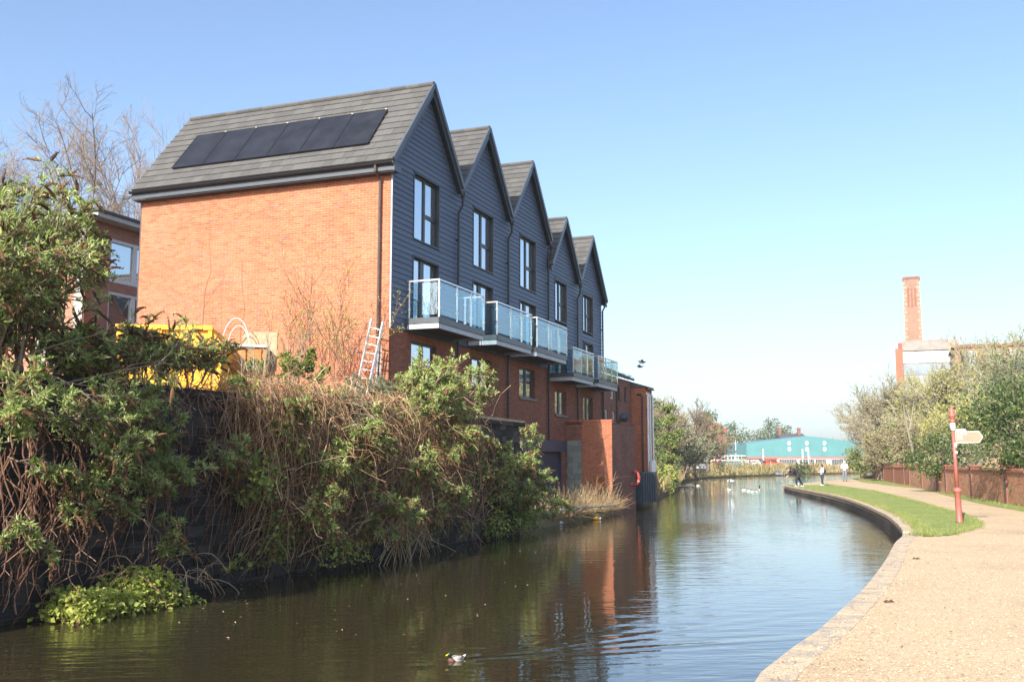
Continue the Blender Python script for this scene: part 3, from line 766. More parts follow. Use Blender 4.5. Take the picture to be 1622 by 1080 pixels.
# ------------------------------------------------------------------ shutter, block infill and the brick outhouse on the waterside
t = thing('roller_shutter', 'dark blue steel roller shutter under the brick wall beside grey concrete blocks', 'shutter', tuple(W(9.0, 0, 0)), ROT)
for i in range(26): b = MB(); b.box((0.02, -0.05 - 0.012 * (i % 2), -0.1 + i * 0.082), (4.7, -0.01, -0.1 + i * 0.082 + 0.08)); part('slat', b, M['shutter'], t)
b = MB(); b.box((-0.05, -0.36, 2.02), (4.78, -0.006, 2.42)); part('shutter_box', b, M['shutter'], t)
for xx in (4.72, -.1): b = MB(); b.box((xx, -0.12, -0.1), (xx + .1, -0.004, 2.01)); part('guide_rail', b, M['shutter'], t)

OS = 14.7
t = thing('brick_outhouse', 'square red brick outhouse at the water, its sunlit face half in shadow', 'outhouse', tuple(W(OS, 0, 0)), ROT)
ofn = lambda x, y, z: W(OS + x, -y, z)
b = MB(); b.box((0.0, -1.88, -0.9), (3.55, -0.72, 3.10)); b.box((0.02, -0.72, 2.45), (3.55, -0.004, 3.10)); part('wall', b, M['brick_old'], t)
b = MB(); b.box((-0.006, -1.885, 0.62), (0.10, -0.66, 3.2)); part('front_pier', b, M['brick_orange'], t)
b = MB(); b.box((0.05, -0.72, -0.5), (3.5, -0.004, 2.45)); part('infill_core', b, M['mortar_dark'], t)
bx = []; z = -0.1; r = 0
while z < 2.3:
    y = -0.715 - (0.22 if r % 2 else 0)
    while y < -0.02:
        a, c = max(y, -0.715), min(y + 0.43, -0.01)
        if c - a > 0.05: bx.append(((0.01 + RS.uniform(-.004, .004), a, z), (0.08, c, z + 0.205)))
        y += 0.44
    z += 0.215; r += 1
pieces('concrete_block', bx, M['block'], t, ofn)
bx = [((-0.05, -1.93 + i * 0.3, 3.12 + 0.085), (0.30, -1.64 + i * 0.3, 3.30)) for i in range(7)]
bx = [((-0.03, -1.90 + i * 0.27, 3.203), (0.28, -1.64 + i * 0.27, 3.27)) for i in range(7)]
pieces('coping_brick', bx, M['brick'], t, ofn)
b = MB(); b.box((0.35, -1.86, 3.103), (3.5, -0.02, 3.16)); part('roof', b, M['soil'], t)
b = MB()
b.box((-0.03, -1.62, -0.12), (-0.008, -1.14, 0.60)); part('door', b, M['black'], t)
b = MB()
for i in range(6): b.box((-0.05, -1.58 + i * .085, 0.6), (-0.03, -1.565 + i * .085, 1.1))
b.box((-0.05, -1.6, 0.98), (-0.03, -1.12, 1.0)); part('iron_grille', b, M['rust'], t)

# ------------------------------------------------------------------ old brick terrace and the sunlit brick building beyond
t = thing('old_terrace', 'old brown brick terrace with mossy roof edge between the new houses and the orange gable', 'house', tuple(W(19.9, 0.0, 0)), ROT)
b = MB(); b.box((0, 0.12, -0.5), (5.0, 7, 5.55)); part('wall', b, M['brick_old'], t)
holes = [(0.15, 0.85, 3.3, 3.96), (1.55, 2.05, 3.3, 3.92), (1.3, 1.9, 4.5, 5.25), (2.5, 3.0, 4.45, 5.2), (3.7, 4.2, 4.45, 5.2), (2.6, 3.0, 3.0, 3.6)]
b = MB(); face_with_holes(b, 0, 5.0, -0.5, 5.55, holes, 0.0, 0.11); part('brick_face', b, M['brick_old'], t)
for i, hh in enumerate(holes): window(t, *hh, 'single', frame='white' if i < 3 else 'trim', y=0.05)
b = MB(); b.add([[-0.05, -0.18, 5.56], [5.05, -0.18, 5.56], [5.05, 3.5, 7.2], [-0.05, 3.5, 7.2], [-0.05, -0.18, 5.66], [5.05, -0.18, 5.66], [5.05, 3.5, 7.3], [-0.05, 3.5, 7.3]], MB.BF); part('roof', b, M['tile'], t)
b = MB(); P = NR.uniform((0, -0.25, 5.62), (5, 0.2, 5.75), (260, 3)); b.leaves(P, NR.normal(0, .5, (260, 3)) + V3((0, -.3, .8)), V3((0, 1, .2)) + NR.normal(0, .2, (260, 3)), NR.uniform(.06, .18, 260), 0.03); part('moss', b, M['leaf_dark'], t, kind='stuff')
b = MB(); b.tube([(2.25, -0.06, 5.5), (2.25, -0.06, 1.0)], 0.04, 6); part('downpipe', b, M['black'], t)

t = thing('orange_gable_building', 'narrow orange brick building with tall white waste pipes at the canal bend', 'house', tuple(W(24.95, 0, 0)), ROT)
b = MB(); b.box((0, -0.72, -0.3), (1.3, 6.0, 5.25)); part('wall', b, M['brick_orange'], t)
b = MB(); b.extrude([[-.06, -0.80, 5.253], [-.06, -0.80, 5.30], [-.06, 3.2, 6.5], [-.06, 6.1, 5.6], [-.06, 6.1, 5.253]], (1.42, 0, 0)); part('roof', b, M['tile'], t)
b = MB(); b.box((-0.05, -0.84, 5.16), (1.34, -0.76, 5.245)); part('gutter', b, M['black'], t)
for i, (xx, yy) in enumerate(((0.12, -0.80), (0.55, -0.80), (1.1, -0.80))):
    b = MB(); b.tube([(xx, yy, 0.9), (xx, yy, 4.85), (xx - .02, yy + .08, 5.0)], 0.05, 8); part('waste_pipe', b, M['white'], t)
b = MB(); b.tube([(-.06, -0.30, 4.9), (-0.06, -0.5, 4.9), (-0.06, -0.55, 4.8), (-0.06, -0.55, 1.0)], 0.045, 6); part('downpipe', b, M['black'], t)
c0 = at(150, 338, 38.0)
t = thing('brick_annex', 'flat roofed brick building with tall white framed windows behind the orange end wall', 'building', (c0[0], c0[1], 0), ROT)
b = MB(); b.box((0, 0.3, 0), (14, 12, 10.75)); part('wall', b, M['brick_annex'], t)
holes = [(0.9, 6.6, 8.55, 10.25), (0.9, 6.6, 6.2, 8.2), (0.9, 6.6, 3.6, 5.8), (7.4, 12.6, 8.75, 10.15), (7.4, 12.6, 6.3, 8.3)]
b = MB(); face_with_holes(b, 0, 14, 0, 10.75, holes, 0.0, 0.28); part('side_wall', b, M['brick_annex'], t)
b = MB(); b.box((-0.45, -0.6, 10.76), (14.4, 12.4, 10.94)); part('roof', b, M['palegrey'], t)
b = MB(); b.box((-0.55, -0.7, 10.942), (14.5, 12.5, 11.03)); part('roof_edge', b, M['tile'], t)
b = MB(); b.box((-0.06, 2.0, 0), (-0.004, 2.5, 10.7)); b.box((-0.06, 0.32, 0), (-0.004, 0.75, 10.7)); part('brick_pier', b, M['concrete'], t)
for (xa, xb, za, zb) in holes:
    f = MB(); y = 0.10; n = 4; st = (xb - xa) / n
    f.box((xa, y - .06, za), (xb, y + .06, za + .14)); f.box((xa, y - .06, zb - .14), (xb, y + .06, zb))
    for k in range(n + 1): f.box((xa + st * k - (.10 if k else 0), y - .058, za + .14), (xa + st * k + (.0 if k == n else .10), y + .058, zb - .14))
    fo = part('window', f, M['white'], t)
    for k in range(n):
        g = MB(); g.box((xa + st * k + .10, y + .02, za + .14), (xa + st * (k + 1) - .10, y + .04, zb - .14)); part('pane', g, M['pane'], fo)
# ------------------------------------------------------------------ plants
def nrm(v): return v / (np.linalg.norm(v) + 1e-9)
def rvec(r): return V3((r.gauss(0, 1), r.gauss(0, 1), r.gauss(0, 1)))
def grow(r, p, d, L, rad, lv, sp, out):
    """one stem as a 5-point line; children leave it along its length"""
    k = 5; pts = [V3(p)]; d = nrm(V3(d)); up = sp['trop'][lv]; wan = sp['wander'][lv]
    for i in range(k - 1):
        d = nrm(d + rvec(r) * wan + V3((0, 0, 1)) * up)
        pts.append(pts[-1] + d * L / (k - 1))
    pts = np.array(pts); out.append((lv, pts, rad, rad * sp['taper'][lv]))
    if lv + 1 < sp['levels']:
        n = sp['n'][lv]; n = max(1, int(round(n * r.uniform(0.75, 1.25))))
        for j in range(n):
            t = sp['from'][lv] + (1 - sp['from'][lv]) * (j + r.random()) / n
            x = t * (k - 1); i = min(int(x), k - 2); q = pts[i] * (1 - (x - i)) + pts[i + 1] * (x - i)
            td = nrm(pts[i + 1] - pts[i]); side = nrm(np.cross(td, rvec(r)))
            a = math.radians(sp['ang'][lv] * r.uniform(0.6, 1.3))
            grow(r, q, td * math.cos(a) + side * math.sin(a), L * sp['len'][lv] * r.uniform(0.65, 1.2) * (1.15 - 0.45 * t), max(sp['rmin'], rad * sp['rr'][lv]), lv + 1, sp, out)
def stems(out, m_by_lv=None):
    mb = MB()
    for lv in sorted({o[0] for o in out}):
        g = [o for o in out if o[0] == lv]
        P = np.array([o[1] for o in g]); R = np.array([np.linspace(o[2], o[3], P.shape[1]) for o in g])
        mb.tubes(P, R, 6 if lv == 0 else (4 if lv == 1 else 3))
    return mb
def along(segs, nper, g, t0=0.15, t1=1.0):
    P = np.array([s[1] for s in segs]); n, k, _ = P.shape
    t = g.uniform(t0, t1, (n, nper)) * (k - 1); i = np.minimum(t.astype(int), k - 2); f = (t - i)[..., None]
    ar = np.arange(n)[:, None]
    q = P[ar, i] * (1 - f) + P[ar, i + 1] * f; d = P[ar, i + 1] - P[ar, i]; d /= np.linalg.norm(d, axis=2, keepdims=True) + 1e-9
    return q.reshape(-1, 3), d.reshape(-1, 3)
def foliage(segs, nper, g, L, Wd, spread=0.9, upb=0.35, droop=0.0, t0=0.15, keep=None):
    P, D = along(segs, nper, g, t0)
    n = len(P); D2 = D * 0.6 + g.normal(0, spread, (n, 3)) * 0.6 + V3((0, 0, upb - droop))
    U = V3((-.30, -.60, .75)) + g.normal(0, 0.5, (n, 3))
    mb = MB(); l = g.uniform(L * .55, L * 1.25, n)
    if keep is not None:
        k = keep(P); P, D2, U, l = P[k], D2[k], U[k], l[k]
    mb.leaves(P, D2, U, l, l * Wd); return mb
def panicles(segs, g, frac, L=0.2, R=0.02):
    mb = MB(); P = []; Rr = []
    for s in segs:
        if g.random() > frac: continue
        tip = s[1][-1]; d = nrm(s[1][-1] - s[1][-2]); pts = [tip - d * 0.02]; l = L * g.uniform(.6, 1.3)
        for i in range(4): d = nrm(d + V3((0, 0, -0.22)) + g.normal(0, .08, 3)); pts.append(pts[-1] + d * l / 4)
        P.append(pts); rr = R * g.uniform(.7, 1.2); Rr.append([rr * .5, rr, rr * .85, rr * .6, rr * .15])
    if P:
        mb.tubes(np.array(P), np.array(Rr), 5)
        Pa = np.array(P); q = Pa[:, 1:].reshape(-1, 3); q = np.repeat(q, 6, 0); n = len(q)
        mb.leaves(q, g.normal(0, 1, (n, 3)) + V3((0, 0, -.4)), g.normal(0, 1, (n, 3)), g.uniform(.02, .045, n), 0.014)
    return mb

BUD = dict(levels=4, n=[7, 6, 3], ang=[38, 42, 45], len=[0.55, 0.45, 0.55], rr=[0.55, 0.6, 0.6], taper=[0.5, 0.5, 0.5, 0.4], trop=[-0.03, 0.0, 0.02, 0.03], wander=[0.10, 0.13, 0.18, 0.2], rmin=0.003)
BUD['from'] = [0.25, 0.2, 0.2]
def buddleia(label, bases, seed, leafm, L=0.12, nper=9, pan=0.10, group=None, n1=7, n2=6, loc=None, trop=None, lw=0.24, cat='bush', stemm='bark', name='buddleia_bush', panR=.02):
    """bases: (position, direction, length, radius)"""
    r = random.Random(seed); g = np.random.default_rng(seed); sp = dict(BUD); sp['n'] = [n1, n2, 3]
    if trop: sp['trop'] = trop
    loc = V3(bases[0][0]) if loc is None else V3(loc); out = []
    for p, d, l, rad in bases: grow(r, V3(p) - loc, d, l, rad, 0, sp, out)
    t = thing(name, label, cat, tuple(loc), 0, group)
    part('stem', stems(out), M[stemm], t, kind='stuff')
    tips = [o for o in out if o[0] >= 2]
    part('leaf', foliage(tips, nper, g, L, lw), M[leafm], t, kind='stuff')
    if pan:
        pm = panicles([o for o in out if o[0] in (1, 2, 3)], g, pan, R=panR)
        if pm.v: part('dead_flower', pm, M['panicle'], t, kind='stuff')
    return t
def wp(px, py, off): s, z = fac(px, py, off); return W(s, off, z)

# big bush standing on the wall at the left edge
r = random.Random(11); bases = []
for i in range(36):
    px = r.uniform(-85, 140); q = wp(px, r.uniform(590, 660), r.uniform(1.7, 2.4))
    tx = r.uniform(-1, .75); bases.append((q, (-E2 * r.uniform(-.15, .35) + E1 * (tx * .33) + V3((0, 0, 1.0))), r.uniform(1.35, 2.3) * (1.0 if px < 40 else (0.92 if px < 80 else 0.42)), 0.022))
buddleia('huge leafy bush with brown dead flower heads filling the left edge of the view', bases, 21, 'leaf_bud', L=0.10, nper=6, pan=0.2, n1=8, n2=5, panR=.022, lw=.26)
r = random.Random(12); bases = []
for i in range(11):
    px = r.uniform(-30, 140); q = wp(px, r.uniform(560, 680), r.uniform(2.3, 2.5))
    bases.append((q, (-E2 * r.uniform(.5, 1.1) + E1 * r.uniform(-.5, .6) + V3((0, 0, r.uniform(-.3, .5)))), r.uniform(0.9, 1.5), 0.014))
buddleia('leafy bush spilling over the wall below the huge bush at far left', bases, 22, 'leaf_bud', L=0.085, nper=6, lw=.27, pan=0.12, n1=6, n2=5, trop=[-.12, -.06, 0, 0])
# sprays hanging over the dark middle of the wall
def spray(label, pts, seed, n=6, ln=1.1, leaf='leaf_bud', L=0.09, **k):
    r = random.Random(seed); bases = []
    for (px, py, off) in pts:
        for i in range(n):
            q = wp(px + r.uniform(-18, 18), py + r.uniform(-12, 12), off)
            bases.append((q, (-E2 * r.uniform(.5, 1.0) + E1 * r.uniform(-.6, .8) + V3((0, 0, r.uniform(-.5, .35)))), r.uniform(ln * .6, ln), 0.009))
    return buddleia(label, bases, seed, leaf, L=L, **k)
spray('leafy spray hanging in front of the dark wall just right of the huge bush', [(215, 690, 2.35), (200, 740, 2.35), (170, 640, 2.4)], 31, 5, 0.85, nper=7, pan=.12, n1=4, n2=4, trop=[-.1, -.05, 0, 0])
spray('sparse leafy spray with drooping brown heads hanging mid wall', [(330, 700, 2.35), (360, 760, 2.4)], 32, 4, 0.75, nper=6, pan=.15, n1=4, n2=3, trop=[-.15, -.1, -.05, 0])
spray('small leafy sprays among the bare stems low on the wall at far left', [(30, 720, 2.7), (75, 770, 2.7), (130, 720, 2.6), (165, 800, 2.6), (20, 830, 2.7), (240, 830, 2.6)], 36, 2, 0.6, nper=5, pan=.14, n1=4, n2=4, lw=.28, trop=[-.14, -.06, -.02, 0])
g = np.random.default_rng(37); t = thing('dead_stalks', 'brown dead stalks leaning over the water right of the lime green plants', 'plant', tuple(wp(280, 925, 2.6))); lo = wp(280, 925, 2.6); n = 70; k = 6; P = np.empty((n, k, 3))
for i in range(n):
    s0, _ = fac(g.uniform(205, 345), 900, 2.6); c = [W(s0, g.uniform(2.4, 2.8), g.uniform(-.2, .25))]; d = nrm(g.normal(0, .6, 3) + V3((0, 0, .9)) - E2 * .5); l = g.uniform(.3, .8)
    for j in range(k - 1): d = nrm(d + V3((0, 0, -.42)) + g.normal(0, .15, 3)); c.append(c[-1] + d * l / (k - 1))
    P[i] = c
b = MB(); b.tubes(P - lo, np.linspace(.007, .003, k)[None].repeat(n, 0), 3); part('stalk', b, M['twig'], t, kind='stuff')
# dark bush in front of the yellow skip
r = random.Random(13); bases = []
for i in range(22):
    q = wp(r.uniform(195, 325), r.uniform(600, 620), r.uniform(1.6, 2.2)); bases.append((q, (E1 * r.uniform(-.5, .8) + V3((0, 0, 1)) - E2 * r.uniform(-.1, .3)), r.uniform(0.45, 0.85), 0.012))
buddleia('olive green bush with brown heads in front of the yellow skip', bases, 23, 'leaf_bud', L=0.08, nper=5, lw=.28, pan=0.22, n1=6, n2=4)
# the bush with bright leaves below the first ground floor window
r = random.Random(14); bases = []
for i in range(22):
    px = r.uniform(628, 715); q = wp(px, r.uniform(640, 700), r.uniform(1.9, 2.6)); bases.append((q, (E1 * r.uniform(-.45, .7) + V3((0, 0, r.uniform(.3, 1))) - E2 * r.uniform(-.1, .6)), r.uniform(0.8, 1.35), 0.016))
buddleia('bright leafy bush on the wall top below the first ground floor window', bases, 24, 'leaf_bud', L=0.10, nper=7, lw=.28, pan=0.14, n1=7, n2=5, trop=[-.06, 0, .02, .02])
r = random.Random(15); bases = []
for i in range(24):
    px = r.uniform(752, 840); q = wp(px, r.uniform(735, 815), r.uniform(1.6, 2.4)); bases.append((q, (E1 * r.uniform(-.3, .9) + V3((0, 0, r.uniform(.15, .9))) - E2 * r.uniform(-.1, .7)), r.uniform(0.6, 1.1), 0.016))
buddleia('leafy bush with tan dead heads at the wall end before the blue shutter', bases, 25, 'leaf_bud', L=0.10, nper=7, lw=.28, pan=0.22, n1=7, n2=5, trop=[-.07, -.01, .02, .02])
# pale grey-green shrub at the ladder's foot
r = random.Random(16); bases = []
for i in range(10):
    q = wp(r.uniform(555, 608), 650, r.uniform(1.2, 1.8)); bases.append((q, (rvec(r) * .4 + V3((0, 0, 1))), r.uniform(.5, .8), 0.008))
buddleia('small grey-green shrub at the foot of the ladder', bases, 26, 'leaf_pale', L=0.06, nper=9, pan=0, n1=6, n2=4)
r = random.Random(17); bases = []
for i in range(8):
    q = wp(r.uniform(425, 480), 625, r.uniform(.9, 1.6)); bases.append((q, (rvec(r) * .35 + V3((0, 0, 1))), r.uniform(.5, .9), 0.009))
buddleia('small green shrub between the rusty skip and the ladder', bases, 27, 'leaf_ivy', L=0.08, nper=7, pan=0, n1=5, n2=4, lw=.4)

# the mat of dead climbers hanging down the wall
def strands(px0, px1, n, seed, ztop, zlow, bulge, rad, k=9, wig=.06, topoff=(1.9, 2.6)):
    g = np.random.default_rng(seed); P = np.empty((n, k, 3)); R = np.empty((n, k))
    for i in range(n):
        px = g.uniform(px0, px1); s, _ = fac(px, 720, 2.6); zt = g.uniform(*ztop); zb = max(-0.33, zt - (zt + .35) * g.uniform(*zlow))
        t = np.linspace(0, 1, k); off = g.uniform(*topoff) + bulge * g.uniform(.2, 1.15) * np.sin(np.pi * np.minimum(1, t * .85 + .12)) ** .8
        ss = s + g.normal(0, .12) * t * 3 + np.cumsum(g.normal(0, wig, k)); z = zt + (zb - zt) * t ** .9 + g.normal(0, wig, k) * .5
        off = np.maximum(off + g.normal(0, wig, k) * .6, 2.36)
        P[i] = ORG + ss[:, None] * E1 - off[:, None] * E2; P[i, :, 2] = z
        R[i] = g.uniform(*rad) * np.linspace(1, .5, k)
    return P, R
def tangle(px0, px1, n, seed, zr, offr, ln, rad):
    g = np.random.default_rng(seed); k = 6; P = np.empty((n, k, 3)); R = np.empty((n, k))
    for i in range(n):
        s, _ = fac(g.uniform(px0, px1), 720, 2.6); q = W(s, g.uniform(*offr), g.uniform(*zr)); d = nrm(g.normal(0, 1, 3) * V3((1, 1, .7)))
        l = g.uniform(*ln); c = [q]
        for j in range(k - 1): d = nrm(d + g.normal(0, .25, 3) + V3((0, 0, -.16))); c.append(c[-1] + d * l / (k - 1))
        P[i] = c; R[i] = g.uniform(*rad)
    return P, R
t = thing('dead_climber', 'thick curtain of tangled brown dead stems hanging down the middle of the canal wall', 'climber', tuple(W(-4, WOFF, 0)))
lo = W(-4, WOFF, 0)
b = MB()
for a in (strands(395, 750, 900, 1, (2.3, 3.1), (.35, 1.0), .75, (.004, .009)), strands(375, 560, 420, 2, (2.5, 3.1), (.2, .6), .55, (.003, .007)), tangle(400, 750, 1100, 3, (.2, 3.0), (2.4, 3.3), (.4, 1.1), (.003, .007)), tangle(400, 640, 560, 4, (2.6, 3.0), (1.4, 2.7), (.4, .9), (.003, .007))):
    b.tubes(a[0] - lo, a[1], 3)
part('stem', b, M['twig'], t, kind='stuff')
g = np.random.default_rng(5); n = 10000
ss = np.array([fac(x, 720, 2.6)[0] for x in np.linspace(360, 755, 40)]); s = np.interp(g.random(n), np.linspace(0, 1, 40), ss)
z = g.uniform(-.1, 3.0, n); cl = np.sin(s * 3.1 + 1) * np.sin(z * 3.7 + s) + g.normal(0, .35, n); kp = cl > .38; s, z = s[kp], z[kp]; n = len(s)
off = 2.45 + .75 * np.sin(np.pi * np.clip((3.1 - z) / 3.4, .05, 1)) * g.uniform(.5, 1.15, n)
P = ORG + s[:, None] * E1 - off[:, None] * E2; P[:, 2] = z; P -= lo
b = MB(); l = g.uniform(.05, .11, n); b.leaves(P, g.normal(0, 1, (n, 3)) + V3((0, 0, -.2)) - E2 * .4, -E2 * .6 - E1 * .9 + g.normal(0, .5, (n, 3)) + V3((0, 0, .6)), l, l * .75); part('leaf', b, M['leaf_ivy'], t, kind='stuff')
t = thing('hanging_roots', 'reddish brown bare stems hanging in front of the stone wall at far left', 'climber', tuple(W(-14, WOFF, 0)))
lo = W(-14, WOFF, 0); b = MB()
for a in (strands(-10, 110, 42, 6, (1.2, 2.6), (.55, 1.0), .35, (.004, .012), wig=.085, topoff=(2.35, 2.6)), strands(100, 260, 24, 7, (1.0, 2.4), (.5, 1.0), .3, (.004, .010), wig=.09, topoff=(2.35, 2.6)), tangle(-5, 200, 110, 8, (-.1, 2.6), (2.4, 2.9), (.3, 1.0), (.003, .008))): b.tubes(a[0] - lo, a[1], 4)
part('stem', b, M['twig_red'], t, kind='stuff')
t = thing('dead_climber', 'dark thin growth of dead stems on the shaded wall below the yellow skip', 'climber', tuple(W(-11, WOFF, 0)))
lo = W(-11, WOFF, 0); b = MB()
for a in (strands(190, 400, 46, 16, (1.8, 2.75), (.3, 1.0), .28, (.003, .008), topoff=(2.34, 2.5)), tangle(180, 400, 90, 17, (.3, 2.7), (2.38, 2.7), (.3, .9), (.003, .007)), tangle(190, 420, 330, 18, (2.55, 2.8), (1.8, 2.6), (.3, .7), (.003, .007))): b.tubes(a[0] - lo, a[1], 3)
part('stem', b, M['twig_red'], t, kind='stuff')
spray('leafy sprays with brown heads pushing through the tangled dead climber', [(430, 650, 2.7), (500, 720, 3.0), (560, 660, 3.0), (640, 730, 3.1), (705, 690, 3.0), (470, 790, 3.0), (590, 810, 3.0), (690, 780, 2.9)], 34, 4, 0.7, nper=6, pan=.2, n1=5, n2=4, lw=.28, trop=[-.12, -.06, -.02, 0])
spray('greyish leafy sprays on top of the dead climber below the ladder', [(470, 640, 2.3), (540, 650, 2.5), (600, 655, 2.5)], 35, 4, 0.55, leaf='leaf_pale', L=.07, nper=6, pan=.1, n1=5, n2=4)
# pale fan of dead stalks at the water
t = thing('dead_stalks', 'pale fan of broken dead stalks touching the water under the climber', 'plant', tuple(wp(635, 870, 2.9)))
lo = wp(635, 870, 2.9); g = np.random.default_rng(9); n = 60; k = 6; P = np.empty((n, k, 3))
for i in range(n):
    s0, _ = fac(g.normal(652, 20), 800, 2.9); s1, _ = fac(g.normal(630, 34), 880, 2.9); u = np.linspace(0, 1, k)
    sv = s0 + (s1 - s0) * u + g.normal(0, .02, k); P[i] = ORG + sv[:, None] * E1 - (2.85 + .25 * u + g.normal(0, .05))[:, None] * E2; P[i, :, 2] = .60 + g.normal(0, .25) + (-.92 - g.uniform(-.5, .1)) * u ** 1.2
b = MB(); b.tubes(P - lo, np.full((n, k), .007), 4); part('stalk', b, M['reed'], t, kind='stuff')
q0, q1 = wp(643, 842, 3.0), wp(652, 892, 3.05); b = MB(); b.bar(q0 - lo, q1 - lo, .05, .02); part('broken_plank', b, M['wood'], t)
# lime green plants at the water line, left
def lowplant(label, pxs, seed, mat, n, zr, offr, L, lw, name='waterside_plant', stem=None, yref=900):
    g = np.random.default_rng(seed); s = np.array([fac(x, yref, 2.6)[0] for x in np.linspace(pxs[0], pxs[1], 30)]); u = g.beta(1.4, 1.4, n); sv = np.interp(u, np.linspace(0, 1, 30), s)
    hmax = zr[0] + (zr[1] - zr[0]) * np.clip(np.sin(u * np.pi) ** .6 * (.75 + .25 * np.sin(sv * 4)), 0.1, 1); z = zr[0] + (hmax - zr[0]) * g.random(n) ** .8
    off = g.uniform(*offr, n) - (z - zr[0]) * .25; P = ORG + sv[:, None] * E1 - off[:, None] * E2; P[:, 2] = z; lo = P.mean(0); lo[2] = zr[0]
    t = thing(name, label, 'plant', tuple(lo)); b = MB(); l = g.uniform(L * .6, L * 1.3, n)
    b.leaves(P - lo, g.normal(0, .8, (n, 3)) - E2 * .5 + V3((0, 0, .1)), V3((0, 0, 1)) - E2 * .4 + g.normal(0, .4, (n, 3)), l, l * lw); part('leaf', b, M[mat], t, kind='stuff')
    if stem:
        m = 60; q = P[:m]; S = np.stack([q * V3((1, 1, 0)) + V3((0, 0, zr[0] - .05)) + g.normal(0, .03, (m, 3)), q * .5 + (q * V3((1, 1, 0)) + V3((0, 0, zr[0]))) * .5, q], 1)
        b = MB(); b.tubes(S - lo, np.full((m, 3), .006), 3); part('stem', b, M[stem], t, kind='stuff')
    return t
lowplant('low lime green plants along the water below the stone wall at left', (62, 262), 41, 'leaf_lime', 2600, (-.36, .30), (2.5, 3.3), .075, .8, stem='twig_red', yref=930)
lowplant('small patch of yellow-green creeper at the water under the climber', (495, 560), 42, 'leaf_lime', 420, (-.25, .75), (2.7, 3.1), .06, .8, yref=850)
lowplant('bright green ivy hanging down the wall end beside the shaded brickwork', (775, 850), 43, 'leaf_ivy', 1700, (-.3, 1.4), (2.3, 2.9), .09, .8, yref=800)
# dry weeds on the landing
t = thing('dry_weeds', 'dry straw coloured weeds on the landing in front of the blue shutter', 'plant', tuple(W(9, 1.6, -.1)))
lo = W(9, 1.6, -.1); g = np.random.default_rng(44); n = 1700; k = 4; P = np.empty((n, k, 3))
for i in range(n):
    s = g.uniform(6.5, 15.0); q = W(s, g.uniform(1.0, 2.3), -.12); d = nrm(g.normal(0, .5, 3) + V3((0, 0, 1)) - E2 * .25); l = g.uniform(.25, .85) * (1.3 if 8 < s < 14 else .7); c = [q]
    for j in range(k - 1): d = nrm(d + V3((0, 0, -.14)) + g.normal(0, .12, 3)); c.append(c[-1] + d * l / 3)
    P[i] = c
b = MB(); b.tubes(P - lo, np.linspace(.008, .003, k)[None].repeat(n, 0), 3); part('stalk', b, M['reed'], t, kind='stuff')
r = random.Random(45); out = []
for i in range(16): grow(r, W(r.uniform(11.6, 14.3), r.uniform(1.2, 2.1), -.1) - lo, rvec(r) * .45 + V3((0, 0, 1)) + E1 * .2, r.uniform(1.0, 1.7), .012, 0, dict(levels=2, n=[6], ang=[35], len=[.45], rr=[.5], taper=[.3, .3], trop=[0, 0], wander=[.08, .1], rmin=.003, **{'from': [.3]}), out)
part('bare_stem', stems(out), M['twig'], t, kind='stuff')
lowplant('small bright green clump on the landing beside the straw weeds', (872, 905), 46, 'leaf_lime', 700, (-.12, .35), (1.4, 2.1), .08, .7, yref=810)

# bare saplings in front of the end wall
SAP = dict(levels=3, n=[9, 5], ang=[32, 35], len=[.42, .45], rr=[.45, .5], taper=[.25, .3, .3], trop=[.02, .05, .04], wander=[.07, .1, .12], rmin=.003); SAP['from'] = [.2, .2]
def sapling(label, bases, seed, leaf=None, nleaf=2, L=.045, spec=SAP, mat='bark', cat='sapling', name='bare_sapling'):
    r = random.Random(seed); g = np.random.default_rng(seed); out = []; lo = V3(bases[0][0])
    for p, d, l, rad in bases: grow(r, V3(p) - lo, d, l, rad, 0, spec, out)
    t = thing(name, label, cat, tuple(lo)); part('stem', stems(out), M[mat], t, kind='stuff')
    if leaf: part('leaf', foliage([o for o in out if o[0] >= 1], nleaf, g, L, .5), M[leaf], t, kind='stuff')
    return t
def ep(px, py, s0):                      # a point on the plane parallel to the end wall, s0 metres along
    d = ray(px, py); P0 = ORG + E1 * s0; return EYE + d * (np.dot(P0 - EYE, E1) / np.dot(d, E1))
def sap_line(pix, s0, rad):              # a traced stem given real thickness
    return np.array([ep(x, y, s0 + .05 * i) for i, (x, y) in enumerate(pix)]), rad
S1 = dict(SAP); S1['n'] = [5, 3]; S1['wander'] = [.03, .1, .12]; S1['trop'] = [.03, .04, .04]
lo = ep(322, 610, -1.6); t = thing('bare_sapling', 'tall thin leafless sapling with a kinked stem against the orange wall', 'sapling', tuple(lo)); b = MB()
for pix, rad in (([(320, 615), (318, 560), (322, 500), (326, 455), (334, 430), (332, 395), (334, 355)], .016), ([(318, 530), (305, 500), (290, 465), (278, 447)], .011), ([(322, 500), (312, 480), (302, 452)], .008), ([(345, 615), (352, 560), (350, 500), (352, 440)], .008), ([(322, 490), (340, 460), (352, 445), (358, 432)], .007), ([(390, 610), (393, 560), (392, 480)], .008), ([(320, 560), (350, 530), (372, 505)], .007)):
    L_, r_ = sap_line(pix, -1.6, rad); L2 = spline(L_, 3); b.tube(L2 - lo, np.linspace(r_, r_ * .35, len(L2)), 5, cap=False)
part('stem', b, M['twig_red'], t, kind='stuff')
r = random.Random(52); bases = []
for i in range(17): bases.append((ep(r.uniform(455, 560), r.uniform(600, 640), -r.uniform(1.0, 2.2)), rvec(r) * .2 + V3((0, 0, 1)) + E2 * r.uniform(-.25, .2), r.uniform(1.7, 3.2), .014))
S2 = dict(SAP); S2['n'] = [11, 5]; S2['ang'] = [28, 35]
